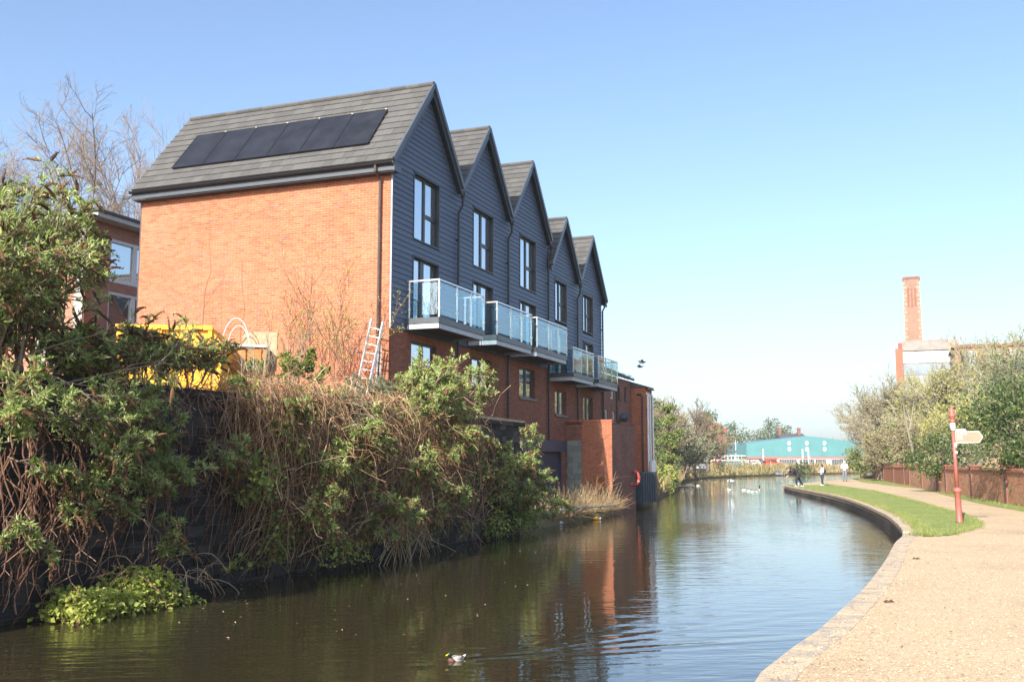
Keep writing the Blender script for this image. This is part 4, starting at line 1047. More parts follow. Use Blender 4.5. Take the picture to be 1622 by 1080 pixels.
sapling('many stemmed leafless shrub with tiny buds in front of the orange wall', bases, 53, 'leaf_spring', 3, .05, S2, 'twig_red', 'shrub', 'budding_shrub')
r = random.Random(54); bases = []
for i in range(9): bases.append((wp(r.uniform(350, 470), 625, r.uniform(.7, 1.8)), rvec(r) * .3 + V3((0, 0, 1)), r.uniform(.8, 1.5), .010))
sapling('thin pale bare stems standing in front of the rusty skip', bases, 55, None, 0, .04, SAP, 'bark_pale')

# ------------------------------------------------------------------ trees
TREE = dict(levels=5, n=[9, 6, 5, 4], ang=[38, 40, 40, 38], len=[.55, .55, .5, .5], rr=[.42, .5, .5, .55], taper=[.35, .4, .4, .4, .4], trop=[.04, .10, .06, .05, .04], wander=[.05, .08, .1, .12, .14], rmin=.006); TREE['from'] = [.22, .2, .15, .15]
def tree(label, base, height, seed, bark='bark', leaf=None, nleaf=3, L=.08, lw=.55, spec=TREE, trunks=1, lean=.08, rad=None, group=None, name='bare_tree', cat='tree', upb=.2, n0=None, wide=1.0):
    r = random.Random(seed); g = np.random.default_rng(seed); out = []; sp = dict(spec)
    sp['ang'] = [a * wide for a in spec['ang']]
    if n0: sp['n'] = list(n0)
    sp['rmin'] = max(.005, np.linalg.norm(V3(base) - EYE) * .00013)
    for i in range(trunks):
        p = V3((r.gauss(0, .25), r.gauss(0, .25), 0)) if trunks > 1 else V3((0, 0, 0))
        grow(r, p, V3((r.gauss(0, lean), r.gauss(0, lean), 1)) + (rvec(r) * V3((.22, .22, 0)) if trunks > 1 else 0), height * .62 * r.uniform(.85, 1.05), rad or height * .014, 0, sp, out)
    t = thing(name, label, cat, tuple(base), 0, group)
    tr = [o for o in out if o[0] == 0]; br = [o for o in out if o[0] > 0]
    part('trunk', stems(tr), M[bark], t, smooth=True); part('branches', stems(br), M[bark], t, kind='stuff')
    if leaf:
        lv = max(o[0] for o in out); part('leaf', foliage([o for o in out if o[0] >= lv - 1], nleaf, g, L, lw, upb=upb), M[leaf], t, kind='stuff')
    return t
def clump_tree(label, base, H, Wd, seed, leaf, n=2600, L=.2, lw=.6, bark='bark', nb=26, zlo=.15, name='leafy_tree', cat='tree', group=None, hole=.25, shape='round', tall=1.0, upb=.1):
    """trunk and limbs, with leaf clumps spread unevenly through the crown's volume"""
    r = random.Random(seed); g = np.random.default_rng(seed); t = thing(name, label, cat, tuple(base), 0, group)
    trunk = MB(); top = V3((r.gauss(0, .05) * H, r.gauss(0, .05) * H, H * .85)); trunk.tube([(0, 0, -.1), tuple(top * .5 + rvec(r) * .02 * H), tuple(top)], [H * .022, H * .014, H * .005], 6); part('trunk', trunk, M[bark], t, smooth=True)
    C = []
    while len(C) < nb:
        q = g.uniform(-1, 1, 3); rr = np.linalg.norm(q)
        if rr > 1 or rr < .35: continue
        if shape == 'cone': q[:2] *= (1 - (q[2] + 1) / 2) * 1.0 + .12
        if shape == 'column': q[:2] *= .8 + .2 * math.sin(q[2] * 5)
        C.append(V3((q[0] * Wd / 2, q[1] * Wd / 2, H * (zlo + (1 - zlo) * (q[2] * .5 + .5) * tall))))
    C = np.array(C); lim = MB()
    for c in C: lim.tube([tuple(top * min(.8, c[2] / H * .7)), tuple((c + top * min(.8, c[2] / H * .7)) / 2 + V3((0, 0, .04 * H))), tuple(c)], [H * .006, H * .004, H * .002], 3, cap=False)
    part('limbs', lim, M[bark], t, kind='stuff')
    ci = g.integers(0, nb, n); cr = g.uniform(.55, 1.3, nb) * (Wd * .62 / nb ** (1 / 3)); d = g.normal(0, 1, (n, 3)); d /= np.linalg.norm(d, axis=1, keepdims=True)
    rad = cr[ci] * g.random(n) ** .45; P = C[ci] + d * rad[:, None] * V3((1.15, 1.15, .8))
    k = P[:, 2] > 0.0; P, d = P[k], d[k]; n = len(P); l = g.uniform(L * .6, L * 1.3, n); b = MB()
    b.leaves(P, d * .7 + g.normal(0, .6, (n, 3)) + V3((0, 0, upb)), d * .6 + g.normal(0, .5, (n, 3)) + V3((-.3, -.6, .6)), l, l * lw); part('leaf', b, M[leaf], t, kind='stuff')
    return t
def base_of(px, Y, z=0.0): q = at(px, 733, Y); return (q[0], q[1], z)
def hgt(py, Y, z=0.0): return 1.6 + (733 - py) / FPX * Y / 1.0 - z

# bare trees behind the terrace on the left
tree('wide bare tree rising behind the huge bush at far left', base_of(18, 46, 3), 17.6, 61, 'bark', None, rad=.10, n0=[17, 10, 7, 5], wide=1.1)
tree('bare tree with fine spreading branches behind the flat roofed annex', base_of(95, 50, 3), 17.4, 62, 'bark', None, rad=.10, n0=[17, 10, 7, 5], wide=1.1)
tree('bare reddish tree beside the left end of the grey tiled roof', base_of(222, 58, 3), 21.4, 63, 'bark', None, rad=.10, n0=[17, 10, 7, 5], wide=.72)
# ------------------------------------------------------------------ trees beyond the canal bend, left of the warehouse
BGT = dict(TREE); BGT['levels'] = 4; BGT['n'] = [12, 8, 6]
clump_tree('ivy clad bright green tree column beside the narrow orange building', base_of(1061, 66, 0), 5.6, 1.5, 71, 'leaf_mid', 3600, .13, .8, nb=34, zlo=.0, shape='column', name='ivy_tree')
clump_tree('rounded dark shrub in the shade behind the white mooring post', base_of(1040, 70, 0), 4.0, 1.8, 72, 'leaf_dark', 1500, .14, .7, nb=18, zlo=.05, name='shrub', cat='shrub')
clump_tree('tall dark green tree above the narrow orange building at the bend', base_of(1030, 82, 0), 7.0, 2.2, 73, 'leaf_dark', 1700, .18, .7, nb=18, zlo=.35)
clump_tree('low bright shrub at the water foot of the ivy clad tree', base_of(1052, 64, -.3), 1.9, 1.6, 88, 'leaf_lime', 1200, .11, .8, nb=14, zlo=.0, name='shrub', cat='shrub')
tree('brown budding tree rising just right of the narrow orange building', base_of(1046, 95, 0), 9.0, 74, 'bark', 'leaf_tan', 3, .14, spec=BGT, trunks=3, n0=(14, 8, 5))
tree('brown budding tree behind the top of the ivy clad tree', base_of(1068, 105, 0), 9.0, 75, 'bark', 'leaf_tan', 3, .15, spec=BGT, trunks=3, n0=(14, 8, 5))
tree('pale grey-green willow bush right of the ivy clad tree', base_of(1086, 100, 0), 6.0, 76, 'bark_pale', 'leaf_pale', 5, .15, spec=BGT, trunks=6, n0=(14, 8, 5), wide=1.1)
tree('tall bare pale tree standing highest between the ivy tree and the brick house', base_of(1100, 112, 0), 10.8, 77, 'bark', 'leaf_tan', 1, .12, spec=BGT, n0=(16, 8, 6))
clump_tree('dark green tree left of the far brick house', base_of(1122, 125, 0.5), 7.4, 3.4, 78, 'leaf_dark', 1700, .24, .7, nb=20, zlo=.25)
tree('brown twiggy tree close in front of the dark green tree by the brick house', base_of(1113, 118, .5), 7.6, 79, 'bark', 'leaf_tan', 3, .16, spec=BGT, trunks=3, n0=(14, 8, 5))
tree('narrow bare poplar pair above the red roof of the brick house', base_of(1133, 185, 1), 9.8, 80, 'bark_pale', None, spec=BGT, trunks=2, wide=.32, n0=(16, 8, 5))
clump_tree('dark pine with a ragged crown at the right of the brick house', base_of(1160, 190, 1), 7.8, 5.0, 81, 'leaf_dark', 900, .38, .5, nb=14, zlo=.55)
for i, (px, Y, h_, w_) in enumerate(((1205, 330, 10.5, 9), (1222, 335, 12.5, 11), (1233, 330, 15, 8))):
    clump_tree(['low ragged pine left of the two brick chimney stacks', 'broad ragged pine between the low pine and the tallest pine', 'tallest ragged pine nearest the two brick chimney stacks'][i], base_of(px, Y, 1), h_, w_, 82 + i, 'leaf_dark', 700, .7, .5, nb=12, zlo=.45, name='pine_tree', group='pines behind the warehouse')
g = np.random.default_rng(90); n = 5200
P = np.stack([g.uniform(45, 190, n), 400 + g.normal(0, 6, n), g.uniform(0, 1, n)], 1); P[:, 2] = 1 + (7.0 + 2.0 * np.sin(P[:, 0] * .21) + 1.4 * np.sin(P[:, 0] * .67)) * P[:, 2] ** .7
b = MB(); l = g.uniform(.6, 1.5, n); b.leaves(P, g.normal(0, 1, (n, 3)), g.normal(0, 1, (n, 3)), l, l * .5)
o = link('distant_wood', b.mesh('distant_wood'), M['leaf_tan']); o['kind'] = 'stuff'; o['label'] = 'brown far off wood on the skyline behind the teal warehouse'

# reeds and scrub on the far bank, seen as one mass
def reeds(name, label, curve, n, seed, h0, h1, mat, deep, w):
    g = np.random.default_rng(seed); C = np.array(curve); d = np.concatenate([[0], np.cumsum(np.linalg.norm(np.diff(C, axis=0), axis=1))]); u = g.random(n) * d[-1]
    x = np.interp(u, d, C[:, 0]); y = np.interp(u, d, C[:, 1]); T = np.gradient(C, axis=0); T /= np.linalg.norm(T, axis=1, keepdims=True)
    nx = np.interp(u, d, -T[:, 1]); ny = np.interp(u, d, T[:, 0]); q = g.uniform(0, deep, n)
    P = np.stack([x + nx * q, y + ny * q, np.full(n, -.25) + q / deep * .7], 1)
    hh = (h0 + (h1 - h0) * g.random(n)) * (.75 + .3 * np.sin(u * .35 + seed) + .15 * np.sin(u * 1.3))
    D = g.normal(0, .22, (n, 3)) + V3((0, 0, 1)); b = MB(); b.leaves(P, D, g.normal(0, 1, (n, 3)) * V3((1, 1, .1)) + V3((0, -1, 0)), np.abs(hh), w)
    o = link(name, b.mesh(name), M[mat]); o['kind'] = 'stuff'; o['label'] = label; return o
farc = [q for q in LB if q[1] > 56]
reeds('reed_bed', 'straw coloured reeds along the far bank of the canal', farc, 9000, 1, .8, 1.9, 'reed', 7, .10)
reeds('bank_grass', 'green rough grass and brambles along the far bank', farc, 7000, 2, .5, 1.5, 'leaf_mid', 8, .14)
near_c = [q for q in LB if 44 < q[1] < 66]
reeds('bank_weeds', 'dry weeds at the canal bend below the orange building', near_c, 1500, 3, .2, .6, 'reed', 2.5, .035)
for i, (px, Y, h_, w_, mt) in enumerate(((1107, 110, 1.9, 2.2, 'leaf_tan'), (1140, 128, 2.1, 3.0, 'leaf_mid'), (1172, 142, 2.2, 3.4, 'leaf_mid'), (1215, 160, 2.0, 4.0, 'leaf_mid'))):
    clump_tree(['brown bramble mound on the far bank below the white van', 'green bramble mound on the far bank below the white railing', 'green bramble mound on the far bank at the railing end', 'green bramble mound on the far bank before the red car'][i], base_of(px, Y, 0), h_, w_, 95 + i, mt, 500, .16, .6, nb=10, zlo=0, name='bramble_mound', cat='bramble', group='bramble mounds on the far bank')
t = thing('dark_shrub', 'small dark shrub on the far bank behind the person in black', 'shrub', base_of(1271, 164, -.3)); g = np.random.default_rng(3)
P = g.normal(0, 1, (320, 3)) * V3((1.0, .5, .55)) + V3((0, 0, .9)); b = MB(); b.leaves(P, g.normal(0, 1, (320, 3)) + V3((0, 0, .4)), g.normal(0, 1, (320, 3)), .5, .2); part('leaf', b, M['leaf_dark'], t, kind='stuff')
b = MB(); b.tube([(0, 0, 0), (.1, 0, 1)], .06, 5); part('stem', b, M['bark'], t)
t = thing('stone_pile', 'grey pile of broken stones at the far water edge', 'stones', base_of(1242, 160, -.3)); r = random.Random(5)
for i in range(16):
    b = MB(); sx = r.uniform(.25, .5); b.loft([((0, 0, 0), (sx, 0, 0), (0, sx * .8, 0)), ((0.05, 0, sx * .5), (sx * .95, .1, 0), (0, sx * .7, 0)), ((0, 0, sx * .9), (sx * .5, 0, 0), (0, sx * .4, 0))], 6)
    o = part('stone', b, plain('grey_rubble', (.20, .185, .165), .9), t); o.location = (r.uniform(-1.2, 1.2), r.uniform(-.4, .4), r.uniform(0, .5)); o.rotation_euler = (0, 0, r.uniform(0, 6))

# ------------------------------------------------------------------ far buildings, fence, vehicles
WY = 255
def xw(px, Y): return at(px, 733, Y)[0]
t = thing('warehouse', 'big low teal warehouse with six white roundels across the end of the canal', 'warehouse', (xw(1183, WY), WY, 0.75))
wdt = xw(1385, WY) - xw(1183, WY); pk = xw(1279, WY) - xw(1183, WY); hz = lambda py: 1.6 + (733 - py) / FPX * WY * 1.0 - 0.75
b = MB(); b.extrude([[0, 0, hz(723.5)], [wdt, 0, hz(724)], [wdt, 0, hz(702)], [pk, 0, hz(690.5)], [0, 0, hz(703.5)]], (0, 45, 0)); part('wall', b, M['teal'], t)
b = MB()
for k in range(int(wdt / .5)):
    xx = .1 + k * .5; zt_ = hz(703.5) + (hz(690.5) - hz(703.5)) * (xx / pk) if xx < pk else hz(690.5) + (hz(702) - hz(690.5)) * (xx - pk) / (wdt - pk); b.box((xx, -.05, hz(723)), (xx + .12, -.003, zt_ - .05))
part('cladding_rib', b, M['teal'], t, kind='stuff')
b = MB(); b.box((-.1, -.15, hz(726.5)), (wdt + .1, .4, hz(723.6))); part('red_band', b, plain('dusty_red_band', (0.42, 0.13, 0.10), .7), t)
b = MB(); b.box((-.05, .2, -1), (wdt, 44, hz(726.6))); part('base_wall', b, M['palegrey'], t)
for i, (pa, pb, mt) in enumerate(((1187, 1214, 'pane'), (1235, 1262, 'pane'), (1268, 1290, 'shutter'), (1292, 1308, 'pane'), (1318, 1340, 'shutter'))):
    b = MB(); b.box((xw(pa, WY) - xw(1183, WY), .1, 0), (xw(pb, WY) - xw(1183, WY), .19, hz(728))); part('shopfront', b, M[mt], t)
for px in (1251, 1279, 1307):
    for py in (702, 711.5):
        b = MB(); cx, cz = xw(px, WY) - xw(1183, WY), hz(py); b.loft([((cx, -.06, cz), (.42, 0, 0), (0, 0, .55)), ((cx, -.14, cz), (.40, 0, 0), (0, 0, .52))], 14); part('roundel', b, M['white'], t)
for px, wd_ in ((1278, .9), (1282, .5)):
    b = MB(); cx = xw(px, WY) - xw(1183, WY); b.box((cx - wd_ / 2, -.22, hz(725.6)), (cx + wd_ / 2, -.155, hz(724.2))); part('sign_panel', b, M['white' if px == 1282 else 'red'], t)
for px in (1200, 1261, 1270):
    b = MB(); cx = xw(px, WY) - xw(1183, WY); b.tube([(cx, -6, 0), (cx, -6, hz(713))], .16, 6); b2 = thing('flag_pole', {1200: 'white pole in front of the left end of the teal warehouse', 1261: 'left one of two white poles before the middle of the warehouse', 1270: 'right one of two white poles before the middle of the warehouse'}[px], 'pole', (xw(1183, WY), WY, 0.75)); part('pole', b, M['white'], b2); c2 = MB(); c2.ball((cx, -6, hz(713)), .2, 6, 4); part('cap', c2, M['white'], b2)
# chimney stacks on a roof behind
t = thing('chimneyed_roof', 'brick roof with two chimney stacks peeping over the warehouse', 'house', (xw(1238, 320), 320, 0))
sx = lambda px: xw(px, 320) - xw(1238, 320); zz = lambda py: 1.6 + (733 - py) / FPX * 320
b = MB(); b.box((0, 0, 0), (sx(1278), 8, zz(694))); part('wall', b, M['brick_old'], t)
b = MB(); b.extrude([[-.3, -.3, zz(694) + .01], [sx(1279), -.3, zz(694) + .01], [sx(1279), 4, zz(688)], [-.3, 4, zz(688)]], (0, .3, .3)); part('roof', b, M['tile'], t)
for px in (1241, 1272):
    b = MB(); c = sx(px); b.box((c - .42, 3, zz(692)), (c + .42, 4, zz(679))); b.box((c - .52, 2.9, zz(679) + .002), (c + .52, 4.1, zz(677.5))); part('chimney_stack', b, M['brick_old'], t)
# brick house with red roof
HY = 170
t = thing('brick_house', 'dark brick house with a red roof among the trees', 'house', (xw(1131, HY), HY, 0.75), .15)
ww = xw(1153, HY) - xw(1133, HY); hh = (733 - 685) / FPX * HY + .85
b = MB(); b.box((0, 0, -.5), (ww, 8, hh)); part('wall', b, M['brick_old'], t)
b = MB(); b.extrude([[-.3, -.4, hh + .01], [ww + .3, -.4, hh + .01], [ww + .3, 4, hh + 1.5], [-.3, 4, hh + 1.5]], (0, .06, .2)); part('roof', b, plain('red_roof_tile', (.36, .09, .06), .8), t)
for xx, z_ in ((1.0, 3.4), (1.35, 1.2)):
    b = MB(); b.box((xx, -.05, z_), (xx + .5, -.003, z_ + .6)); f = part('window', b, M['white'], t); b = MB(); b.box((xx + .07, -.07, z_ + .07), (xx + .43, -.052, z_ + .53)); part('pane', b, M['pane'], f)
b = MB(); b.box((-.9, .6, -.5), (-.002, 5, hh - .3)); part('lean_to', b, plain('ochre_render', (.42, .30, .08), .8), t)
# palisade fence, white railing, lamp posts, van, cars
def fence(label, name, pxa, pxb, Y, z0, h_, pitch, mat, rail, cat='fence'):
    xa, xb = xw(pxa, Y), xw(pxb, Y); t = thing(name, label, cat, (xa, Y, z0)); L = xb - xa; b = MB(); n = int(L / pitch)
    pm = MB(); pm.box((-.03, -.02, 0), (.03, .02, h_)); me = pm.mesh('pale'); me.materials.append(M[mat])
    for i in range(min(n, 120)): link('pale', me, None, t, (i * pitch, 0, 0))
    b.box((0, .022, h_ * .2), (L, .05, h_ * .2 + .07)); b.box((0, .022, h_ * .85), (L, .05, h_ * .85 + rail)); part('rail', b, M[mat], t)
    return t
M['fence_green'] = plain('green_fence_steel', (.03, .14, .13), .5)
fence('dark green palisade fence behind the white van', 'palisade_fence', 1086, 1122, 128, .75, 1.75, .18, 'fence_green', .07)
fence('white bridge railing left of the teal warehouse', 'railing', 1126, 1182, 150, 1.75, 1.0, .5, 'white', .09, 'railing')
fence('green palisade fence below the white railing', 'palisade_fence', 1142, 1172, 149, .75, 1.15, .17, 'fence_green', .09)
fence('pale palisade fence in front of the warehouse shopfront', 'palisade_fence', 1232, 1345, 215, .75, 1.9, .36, 'palegrey', .07)
def lamp_post(label, px, Y, top, z0=.75):
    t = thing('street_lamp', label, 'street lamp', (xw(px, Y), Y, z0), 0, 'street lamps beyond the canal'); H = 1.6 + (733 - top) / FPX * Y - z0
    b = MB(); b.tube([(0, 0, 0), (0, 0, H * .5), (0, 0, H)], [.10, .08, .06], 8); part('pole', b, M['palegrey'], t); b = MB(); b.loft([((-.05, 0, H), (0, .10, 0), (0, 0, .06)), ((-.7, 0, H + .12), (0, .16, 0), (0, 0, .08))], 8); part('lamp_head', b, M['palegrey'], t)
lamp_post('grey street lamp between the white van and the brick house', 1123, 135, 691)
lamp_post('grey street lamp between the brick house and the teal warehouse', 1166, 175, 693)
lamp_post('grey lamp post close to the right of the ivy clad tree', 1071, 100, 672)
t = thing('white_board', 'white board on posts beside the white van', 'sign board', (xw(1074, 120), 120, .75)); s_ = lambda px: xw(px, 120) - xw(1074, 120)
b = MB(); b.box((0, 0, 1.0), (s_(1086), .06, 2.75)); part('board', b, M['white'], t); b = MB(); b.box((.1, .065, 0), (.2, .13, 2.6)); b.box((s_(1085) - .2, .065, 0), (s_(1085) - .1, .13, 2.6)); part('leg', b, M['palegrey'], t)
def vehicle(name, label, cat, px, Y, z0, L, Wd, H, prof, mat, rz, glassz, group=None):
    t = thing(name, label, cat, (xw(px, Y), Y, z0), rz, group); b = MB()
    b.extrude([[x * L - L / 2, -Wd / 2, z * H] for x, z in prof], (0, Wd, 0)); part('body', b, mat, t)
    for (xa, xb, za, zb) in glassz:
        for yy in (-Wd / 2 - .012, Wd / 2 + .002):
            g_ = MB(); g_.box((xa * L - L / 2, yy, za * H), (xb * L - L / 2, yy + .01, zb * H)); part('side_window', g_, M['pane'], t)
    g_ = MB(); g_.box((-L / 2 - .012, -Wd * .4, .52 * H), (-L / 2 - .002, Wd * .4, .78 * H)); part('rear_window', g_, M['solar'], t)
    for xx in (-.32, .32):
        for yy in (-Wd / 2 - .02, Wd / 2 - .18):
            w = MB(); w.loft([((xx * L, yy, .3), (.31, 0, 0), (0, 0, .31)), ((xx * L, yy + .2, .3), (.31, 0, 0), (0, 0, .31))], 14); wo = part('wheel', w, M['black'], t); w = MB(); w.loft([((xx * L, yy - .005, .3), (.18, 0, 0), (0, 0, .18)), ((xx * L, yy - .001, .3), (.18, 0, 0), (0, 0, .18))], 10); part('rim', w, M['steel'], wo)
    for yy in (-Wd / 2 + .1, Wd / 2 - .3):
        w = MB(); w.box((-L / 2 - .015, yy, .38 * H), (-L / 2 - .001, yy + .2, .48 * H)); part('tail_light', w, M['red'], t)
    return t
VAN = [(0, .14), (1, .14), (1, .45), (.93, .52), (.82, .96), (.78, 1), (.02, 1), (0, .96)]
CAR = [(0, .2), (1, .2), (1, .46), (.96, .52), (.72, .60), (.58, .96), (.5, 1), (.2, 1), (.1, .92), (0, .6)]
vehicle('white_van', 'white van parked on the far bank seen from behind', 'van', 1101.5, 118, .75, 4.6, 1.45, 1.5, VAN, plain('white_car_paint', (.8, .8, .8), .25), math.pi / 2 + .12, [(.6, .78, .55, .85)])
vehicle('parked_car', 'red car parked in front of the teal warehouse', 'car', 1224, 205, .85, 3.6, 1.6, 1.45, CAR, plain('red_car_paint', (.55, .05, .03), .25), .25, [(.16, .46, .62, .92), (.48, .62, .62, .88)], 'cars before the warehouse')
vehicle('parked_car', 'dark car parked left of the red car', 'car', 1206, 208, .85, 3.6, 1.6, 1.35, CAR, plain('dark_car_paint', (.03, .05, .08), .25), .2, [(.16, .46, .62, .92), (.48, .62, .62, .88)], 'cars before the warehouse')
vehicle('parked_car', 'white car parked nearest the white railing end', 'car', 1190, 200, .85, 3.6, 1.6, 1.35, CAR, plain('white_car_paint2', (.7, .7, .7), .25), 2.9, [(.16, .46, .62, .92), (.48, .62, .62, .88)], 'cars before the warehouse')

# ------------------------------------------------------------------ right-hand side: boundary wall, trees, works and chimney
t = thing('boundary_wall', 'long red brick boundary wall with piers along the towpath', 'wall', (0, 0, 0))
mw = MB(); mo = MB(); cp = MB(); bx_parts = []; WLZ = 1.22
segs = [(WALLR[i], WALLR[i + 1]) for i in range(len(WALLR) - 1)]; pier = []
shared = MB(); shared.box((0, -.006, 0), (.203, .05, .058)); sme = shared.mesh('brick'); sme.materials.append(M['brick_pieces'] if 'brick_pieces' in M else M['brick'])
M['brick_wall_old'] = pieces_mat('weathered_red_brick', [(0, (0.36, 0.15, 0.08)), (0.4, (0.50, 0.225, 0.115)), (0.75, (0.57, 0.285, 0.15)), (0.93, (0.52, 0.32, 0.18)), (1, (0.34, 0.22, 0.14))], grain=40, gstr=.3, stain=.12)
sme.materials.clear(); sme.materials.append(M['brick_wall_old'])
cnt = 0; far_b = MB()
for i, (a, c) in enumerate(segs):
    d = c - a; L = np.linalg.norm(d); d = d / L; nn = np.array([-d[1], d[0]]); ang = math.atan2(d[1], d[0])
    R3 = lambda x, y, z, a=a, d=d, nn=nn: [a[0] + d[0] * x - nn[0] * y, a[1] + d[1] * x - nn[1] * y, z]
    (mw if i < 4 else mo).box((0, .007 if i < 4 else .0, -.2), (L, .30, WLZ), R3)
    if i < 4:
        for rr in range(20):
            x = -(.107 if rr % 2 else 0)
            while x < L - .02:
                xa, xb = max(x, 0), min(x + .203, L); z_ = .02 + rr * .0695; j = RS.uniform(-.0015, .0015)
                if cnt < 300 and i >= 1 and 8 < rr and RS.random() < .12 and xb - xa > .2:
                    o = link('brick', sme, None, t, tuple(R3(xa, j, z_))); o.rotation_euler = (0, math.pi, ang + math.pi) if False else (0, 0, ang); o.location = R3(xa, .045, z_); o.scale = (1, 1, 1); cnt += 1
                    o.rotation_euler = (0, 0, ang); o.location = R3(xa + 0, 0.044 + j, z_)
                else: far_b.box((xa, j, z_), (xb, .05, z_ + .058), R3)
                x += .213
    for k in range(int(L / .45)): cp.box((k * .45 + .005, -.05, WLZ + .002), (k * .45 + .445, .35, WLZ + .085), R3)
    x = 1.0 if i == 0 else 3.0
    while x < L: pier.append((i, R3, x)); x += 7.2
part('far_wall', mo, M['brick_orange'], t); part('wall_core', mw, plain('dull_mortar', (.46, .33, .23), .95), t); part('brick_courses', far_b, M['brick_wall_old'], t, kind='stuff'); part('coping', cp, M['brick_shade'], t, kind='stuff')
for (i, R3, x) in pier:
    b = MB(); b.box((x, -.05, -.1), (x + .46, .42, WLZ + .20), R3); po = part('pier', b, M['brick_old'], t); b = MB(); b.box((x - .06, -.11, WLZ + .202), (x + .52, .48, WLZ + .28), R3); part('pier_cap', b, M['brick_shade'], po)
    b = MB(); b.box((x + .15, -.075, .30), (x + .31, -.053, WLZ - .1), R3); part('slate_panel', b, M['trim'], po)

clump_tree('large dark evergreen bush overhanging the wall at the right edge', (20.95, 40.0, 0), 5.2, 5.8, 101, 'leaf_dark', 10000, .155, .65, nb=60, zlo=.16, name='evergreen_bush', cat='bush')
clump_tree('grey-green conifer behind the dark evergreen bush at the right edge', (26.6, 52, 0), 7.3, 6.0, 102, 'leaf_con', 6500, .22, .3, nb=60, zlo=.12, name='conifer')
clump_tree('dark glossy bush spilling over the wall behind the fingerpost', base_of(1487, 57, .6), 3.0, 3.0, 103, 'leaf_dark', 2600, .15, .7, nb=26, zlo=.05, name='evergreen_bush', cat='bush')
clump_tree('rounded green bush at the far end of the boundary wall', base_of(1362, 101, .2), 2.9, 3.2, 104, 'leaf_mid', 1700, .2, .7, nb=22, zlo=.12, name='round_bush', cat='bush')
clump_tree('yellow-green shrub behind the wall between the two right hand bushes', base_of(1535, 56, .2), 3.2, 3.2, 105, 'leaf_pale', 1700, .16, .4, nb=24, zlo=.1, name='shrub', cat='shrub')
clump_tree('ivy covered stump standing behind the wall left of the lamp', base_of(1418, 90, .2), 4.6, 2.0, 106, 'leaf_mid', 1200, .18, .6, nb=22, zlo=.05, shape='column', name='ivy_tree')
RT = dict(TREE); RT['levels'] = 4; RT['n'] = [14, 9, 6]
rt = [('pale leafless tree at the left end of the right hand trees', 1388, 104, 10.8, 'bark_pale', 'leaf_tan', 1, 4, (18, 10, 6)),
      ('spreading pale budding tree just right of the round bush', 1412, 98, 11.4, 'bark_pale', 'leaf_tan', 2, 4, (18, 10, 6)),
      ('yellow budding tree in front of the white panelled tower', 1450, 92, 11.4, 'bark_pale', 'leaf_spring', 4, 3, (18, 10, 6)),
      ('yellow budding tree between the tower and the fingerpost', 1486, 88, 12.4, 'bark_pale', 'leaf_spring', 4, 2, (18, 10, 6)),
      ('tallest yellow budding tree above the brick works', 1552, 90, 16.0, 'bark_pale', 'leaf_spring', 4, 2, (18, 10, 7)),
      ('budding tree with bare top beside the grey-green conifer', 1596, 84, 14.4, 'bark_pale', 'leaf_spring', 4, 2, (18, 10, 6)),
      ('brown twiggy thicket low behind the boundary wall', 1436, 84, 6.2, 'bark', 'leaf_tan', 3, 6, (13, 8, 5)),
      ('olive thicket low behind the fingerpost arm', 1515, 76, 6.8, 'bark', 'leaf_spring', 4, 6, (13, 8, 5)),
      ('brown twiggy thicket low at the left end of the right hand trees', 1395, 92, 5.8, 'bark', 'leaf_tan', 3, 6, (13, 8, 5)),
      ('yellow budding thicket under the tallest budding tree', 1545, 72, 7.6, 'bark_pale', 'leaf_spring', 4, 5, (13, 8, 5))]
for i, (lb, px, Y, H, bk, lf, nl, tr, n0) in enumerate(rt):
    tree(lb, base_of(px, Y, .1), H, 110 + i, bk, lf, nl, .16, .5, RT, trunks=tr, group='budding trees behind the boundary wall', n0=n0, name='budding_tree', wide=1.15)
t = thing('leaning_trunk', 'pale bare leaning trunk behind the boundary wall', 'tree', base_of(1452, 80, 0)); b = MB(); b.tube([(0, 0, 0), (-.25, 0, 2.4), (-.75, 0, 5.2), (-.9, 0, 7.0)], [.14, .12, .08, .03], 7); part('trunk', b, M['bark_pale'], t, smooth=True)
b = MB(); b.tube([(-.5, 0, 4.0), (-.1, .2, 5.4), (.1, .3, 6.4)], [.05, .035, .012], 5); part('branch', b, M['bark_pale'], t)

# works: tower, wing and the tall chimney
CY = 232
t = thing('factory_chimney', 'tall square brick factory chimney with pale quoins', 'chimney', (at(1447.5, 540, CY)[0] , CY, 0), -.37)
zc_ = lambda py: 1.6 + (733 - py) / FPX * CY * 0.985
H = zc_(437); wb, wt = 2.05, 1.72; b = MB()
def cw_(z): return wb + (wt - wb) * z / H
b.add([[sx_ * cw_(z) - 0, sy_ * cw_(z), z] for z in (0, H) for sx_, sy_ in ((-1, -1), (1, -1), (1, 1), (-1, 1))], MB.BF); part('shaft', b, M['brick_tan'], t)
b = MB(); b.box((-1.86, -1.86, H + .002), (1.86, 1.86, H + .5)); part('cap', b, M['brick_old'], t)
z = 4.0; k = 0
while z < H - 1.0:
    w_ = cw_(z) + .04; q = MB(); l_ = .75 if k % 2 else .45
    for sx_ in (-1, 1): q.box((sx_ * w_ - (l_ if sx_ > 0 else 0), -w_, z), (sx_ * w_ + (l_ if sx_ < 0 else 0), -w_ + l_, z + .62))
    part('quoin', q, plain('pale_quoin_stone', (.38, .265, .18), .85), t); z += .95; k += 1
for xx in (-.75, 0, .75):
    b = MB(); b.box((xx - .18, -wt - .10, H - 6.5), (xx + .18, -wt - .02, H - 2.2)); part('blind_slot', b, M['brick_shade'], t)
TY = 200
t = thing('panelled_tower', 'square brick works tower with a grey top and white panel band', 'building', (at(1421, 590, TY)[0], TY, 0), -.36)
